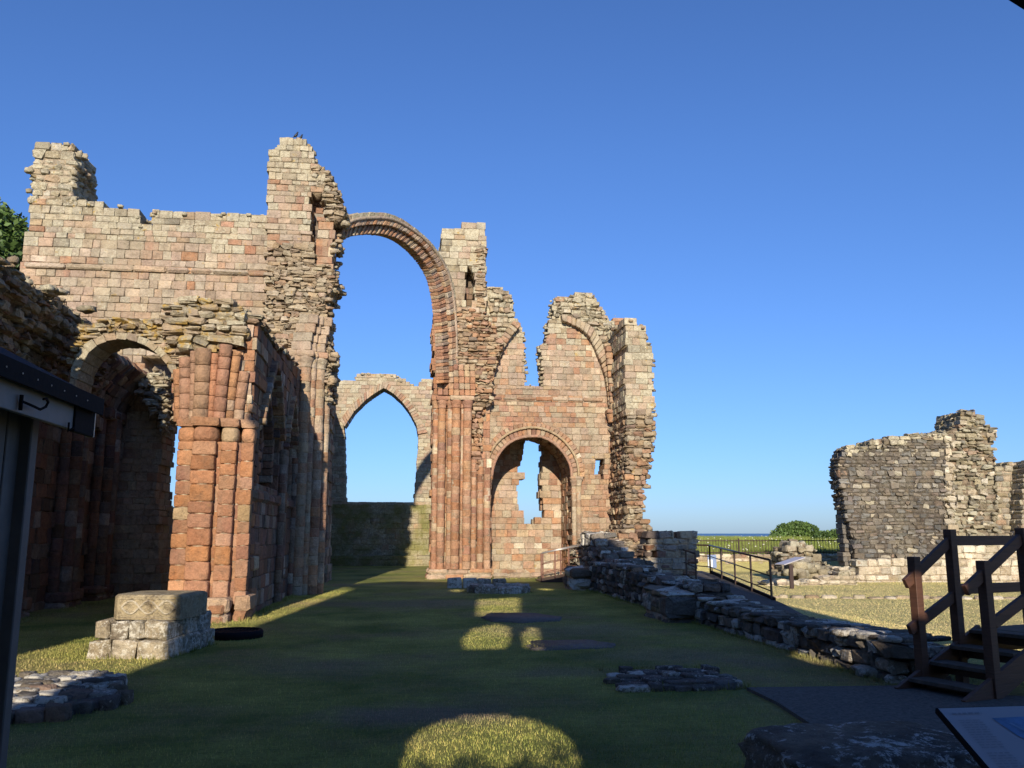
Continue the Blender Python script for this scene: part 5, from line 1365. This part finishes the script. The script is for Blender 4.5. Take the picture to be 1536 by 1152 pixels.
# ------------------------------------------------------------------ vegetation
def crown(name, mt, clumps, n, ls, parent=None, base=None, seed=1):
    rs = np.random.RandomState(seed); V = []; Fc = []; Cc = []
    tot = sum(c[1][0] * c[1][1] for c in clumps)
    for (cx, cy, cz), (rx_, ry_, rz_) in clumps:
        m = max(20, int(n * rx_ * ry_ / tot)); tone = rs.uniform(.15, .85)
        d = rs.normal(0, 1, (m, 3)); d /= np.linalg.norm(d, axis=1)[:, None]
        rad = rs.uniform(.55, 1.06, (m, 1)) ** .6
        p = d * rad * np.array([rx_, ry_, rz_]) + np.array([cx, cy, cz])
        a = rs.normal(0, 1, (m, 3)) * .8 + d * .2; a /= np.linalg.norm(a, axis=1)[:, None]
        b = np.cross(a, rs.normal(0, 1, (m, 3))); b /= np.linalg.norm(b, axis=1)[:, None]
        s = ls * rs.uniform(.6, 1.3, (m, 1)); k = len(V)
        q = np.stack([p - a * s, p + b * s * .55, p + a * s, p - b * s * .55], 1).reshape(-1, 3)
        V += q.tolist(); Fc += [(k + 4 * i, k + 4 * i + 1, k + 4 * i + 2, k + 4 * i + 3) for i in range(m)]
        al = np.clip(tone + rs.normal(0, .2, m), 0, 1); Cc += [(.1, .1, .05, float(v)) for v in np.repeat(al, 4)]
    S = SM(); S.raw(V, Fc, cols=Cc); return S.build(name, mt, parent, smooth=False, base=base)
M['bark'] = plain('bark', (.06, .045, .03), .9, 0, .5, 8, .3)
def tree(label, base, clumps, n, ls, cat='tree', name='broadleaf_tree', seed=1, tr=.25):
    T = thing(name, label, cat, base)
    S = SM(); top_ = clumps[0][0]
    S.tube([base, (base[0] * .7 + top_[0] * .3, base[1], base[2] + (top_[2] - base[2]) * .5), top_], [tr, tr * .7, tr * .35], 10)
    for c, r in clumps[1:]: S.tube([(base[0], base[1], base[2] + (top_[2] - base[2]) * .4), ((base[0] + c[0]) / 2, (base[1] + c[1]) / 2, (base[2] + c[2] * 1.1) / 2 + .3), c], [tr * .45, tr * .3, tr * .1], 6)
    S.build('trunk', M['bark'], T); crown('crown', M['leaf'], clumps, n, ls, T, seed=seed)
b = PY(-10, 500, 34); rs = random.Random(3); cl = []
for (px, py, r) in ((0, 345, 1.3), (12, 330, .9), (-30, 330, 1.6), (22, 355, .8), (28, 372, .8), (5, 375, 1.2), (-25, 380, 1.6), (15, 395, 1.0), (-60, 350, 1.8), (0, 320, .6), (10, 420, 1.6)):
    c = PY(px - 8, py + 10, 34 + rs.uniform(-1, 1)); cl.append((c, (r, r, r * .8)))
tree('dense green tree rising behind the left end of the high wall', (b[0], 34, 0), cl, 9000, .13, seed=4)
YQ = 72.; b = PY(1195, 812, YQ); cl = []; rs = random.Random(5)
for (px, py, rx_, rz_) in ((1195, 797, 1.3, .8), (1172, 803, 1.0, .6), (1180, 795, .9, .6), (1212, 798, 1.0, .7), (1223, 804, .8, .5), (1195, 790, .9, .5), (1165, 808, .6, .4), (1230, 807, .5, .35), (1205, 789, .6, .35), (1190, 806, 1.6, .6)):
    c = PY(px, py, YQ + rs.uniform(-.6, .6)); cl.append((c, (rx_, 1.0, rz_)))
tree('round dark green bush standing alone on the meadow skyline', (b[0], YQ, b[2] - .4), cl, 9000, .12, 'bush', 'round_bush', 6, .12)
cl = []
for px in range(1232, 1300, 8):
    c = PY(px, 806 + rs.uniform(-3, 2), 66 + rs.uniform(-2, 2)); cl.append((c, (.8, .8, .5)))
b = PY(1262, 812, 66)
T = thing('hedge', 'strip of low scrub on the skyline just left of the standing wall', 'hedge', (b[0], 66, b[2] - .3))
crown('foliage', M['leaf'], cl, 6000, .1, T, seed=9)
# hedge west of the doorway: its ragged top shades the lower part of the sunlit patch
cl = []
for k in range(16):
    x = -1.6 + k * .28; cl.append(((x, -4.2, 2.6 + .25 * rs.uniform(0, 1)), (.35, .4, 1.1)))
zt0 = back(G(740, 1128))[1]
cl = []
for k in range(26):
    x = -1.4 + k * .12; zz = zt0 + (YW + 4.2) * 0 + 2.7 * kz + rs.uniform(-.20, .05) - .35; cl.append(((x - 2.7 * kx, -4.2, zz), (.14, .2, .35))); cl.append(((x - 2.7 * kx, -4.2, zz - .9), (.3, .3, .9)))
T = thing('hedge', 'tall hedge outside the west doorway behind the camera', 'hedge', (0, -4.2, 0))
crown('foliage', M['leaf'], cl, 16000, .05, T, seed=11)

# lawn blades near the camera and meadow growth
def blades(name, label, n, xr_, yr_, hr_, wr_, mt, dens=None, seed=1, inframe=True):
    rs = np.random.RandomState(seed); x = []; y = []
    while len(x) < n:
        yy = yr_[0] + (yr_[1] - yr_[0]) * rs.rand() ** (1.6 if inframe else 1); xx = rs.uniform(*xr_)
        if inframe:
            ax = xx * math.cos(PS) - yy * math.sin(PS); dp = xx * math.sin(PS) + yy * math.cos(PS)
            if abs(ax) > dp * .64: continue
            if dens and not dens(xx, yy): continue
        x.append(xx); y.append(yy)
    x = np.array(x); y = np.array(y); z = np.array([hgt(a, b) for a, b in zip(x, y)])
    g = rs.uniform(0, 2 * np.pi, n); h = rs.uniform(*hr_, n); w = rs.uniform(*wr_, n); l = rs.uniform(0, .7, n) * h; g2_ = rs.uniform(0, 2 * np.pi, n)
    V = np.empty((n, 3, 3)); V[:, 0] = np.stack([x - w * np.cos(g), y - w * np.sin(g), z - .005], 1); V[:, 1] = np.stack([x + w * np.cos(g), y + w * np.sin(g), z - .005], 1)
    V[:, 2] = np.stack([x + l * np.cos(g2_), y + l * np.sin(g2_), z + h], 1)
    k = rs.uniform(1.05, 1.75, n); yel = rs.rand(n) < .3
    col = np.ones((n, 3, 4)); col[:, :, 0] = (k * np.where(yel, 1.45, 1))[:, None]; col[:, :, 1] = (k * np.where(yel, 1.22, 1))[:, None]; col[:, :, 2] = (k * np.where(yel, 1.5, 1))[:, None]
    me = bpy.data.meshes.new(name); me.vertices.add(3 * n); me.vertices.foreach_set('co', V.ravel()); me.loops.add(3 * n); me.loops.foreach_set('vertex_index', np.arange(3 * n, dtype=np.int32))
    me.polygons.add(n); me.polygons.foreach_set('loop_start', np.arange(0, 3 * n, 3, dtype=np.int32)); me.polygons.foreach_set('loop_total', np.full(n, 3, dtype=np.int32))
    ca = me.color_attributes.new('col', 'FLOAT_COLOR', 'POINT'); ca.data.foreach_set('color', col.astype(np.float32).ravel())
    me.update(); me.validate(); me.materials.append(mt); o = bpy.data.objects.new(name, me); C.objects.link(o); return tag(o, label, 'grass', kind='stuff')
def nopath(x, y):
    if x > 3.5 and x - 3.5 > (9.2 - y) * .0 and y < 9.2 and x > 3.45: return False
    if 5.45 < x < 6.2: return False
    return True
blades('grass', 'short mown grass on the lawn', 310000, (-9, 9), (5.6, 26), (.010, .032), (.0018, .0036), M['blade'], nopath, 2)
blades('grass', 'short straw coloured grass on the sunny lawn right of the low wall', 150000, (6.3, 24), (9, 34), (.008, .022), (.002, .005), M['blade'], None, 8)
blades('meadow_grass', 'tall rough grass on the meadow behind the iron fence', 80000, (9, 44), (37.4, 80), (.12, .34), (.012, .025), M['meadow'], None, 3)
def tufts(name, label, segs, per_m, hr_, seed):
    rs = np.random.RandomState(seed); S = SM(); vs = []; fs = []; cs = []
    for (x0, y0, z0), (x1, y1, z1), wd_ in segs:
        L = math.dist((x0, y0, z0), (x1, y1, z1)); nt_ = int(L * per_m)
        for _ in range(nt_):
            t = rs.rand(); cx = x0 + (x1 - x0) * t + rs.normal(0, wd_); cy = y0 + (y1 - y0) * t + rs.normal(0, wd_); cz = z0 + (z1 - z0) * t; hh = rs.uniform(*hr_) * (1 if rs.rand() < .8 else 1.7)
            for _k in range(9):
                a = rs.uniform(0, 6.28); l = hh * rs.uniform(.5, 1); w = .004; dx, dy = math.cos(a), math.sin(a); o = rs.uniform(0, .02); b = len(vs)
                vs += [(cx + dx * o - dy * w, cy + dy * o + dx * w, cz - .01), (cx + dx * o + dy * w, cy + dy * o - dx * w, cz - .01), (cx + dx * (o + l * .45), cy + dy * (o + l * .45), cz + l)]
                fs.append((b, b + 1, b + 2)); k = rs.uniform(.7, 1.4); cs += [(k, k, k, 1)] * 3
    S.raw(vs, fs, cols=cs); return tag(S.build(name, M['blade'], smooth=False), label, 'grass', kind='stuff')
cb = [(p.x, p.y, 0) for p in (p0, p1, p1 + ev * dlen)]
tufts('grass_tufts', 'longer grass at the foot of walls and stones', [((5.36, 9.4, 0), (5.36, 25.5, 0), .03), (cb[0], cb[1], .03), (cb[1], cb[2], .03), ((-4.5, 17.0, 0), (-3.1, 17.0, 0), .04), ((-3.0, 17.2, 0), (-2.9, 24.4, 0), .05),
      ((.8, 31.4, 0), (6.6, 31.9, 0), .06), ((rx - .95, ry - .6, 0), (rx + .95, ry - .6, 0), .1), ((-7.3, 12, 0), (-7.3, 22, 0), .1), ((2.3, 9.2, 0), (3.8, 9.2, 0), .04), ((2.35, 10.6, 0), (3.7, 10.7, 0), .05), ((-4.5, 8.6, 0), (-2.9, 8.9, 0), .06), ((15, 27.0, 0), (24, 26.6, 0), .1)], 34, (.03, .09), 21)
wt = lambda fr, a, b, d=-.4: (fr.w(*fr.uv(*a), d), fr.w(*fr.uv(*b), d), .12)
tufts('wall_top_grass', 'grass and small weeds growing along the broken wall tops', [wt(fT, (835, 445), (890, 443)), wt(fT, (895, 455), (930, 478)), wt(fT, (732, 430), (765, 442)), wt(fB, (940, 478), (965, 490)), wt(fn, (104, 303), (190, 309)),
      wt(fn, (236, 314), (398, 321)), wt(fn, (432, 209), (456, 211)), wt(fP, (252, 470), (366, 456)), wt(fP, (120, 486), (248, 480), -.3), wt(fF, (1260, 672), (1410, 650)), wt(fF, (1445, 614), (1480, 622)), wt(fC, (535, 561), (592, 561))], 7, (.05, .13), 22)
rs2 = np.random.RandomState(4); S = SM()
for k in range(170):
    y = 39 + 22 * rs2.rand() ** 1.5; x = rs2.uniform(11, 30) * y / 45; z = hgt(x, y) + rs2.uniform(.25, .5); r = rs2.uniform(.02, .05)
    S.lathe(x, y, [(r * .3, z - .02), (r, z), (r * .8, z + .02), (r * .2, z + .03)], 6, (.7, .7, .6, 0))
tag(S.build('white_flowers', M['white_flower']), 'white umbel flowers scattered in the meadow', 'flowers', kind='stuff')
print('objects', len(bpy.data.objects), 'verts', sum(len(m.vertices) for m in bpy.data.meshes))
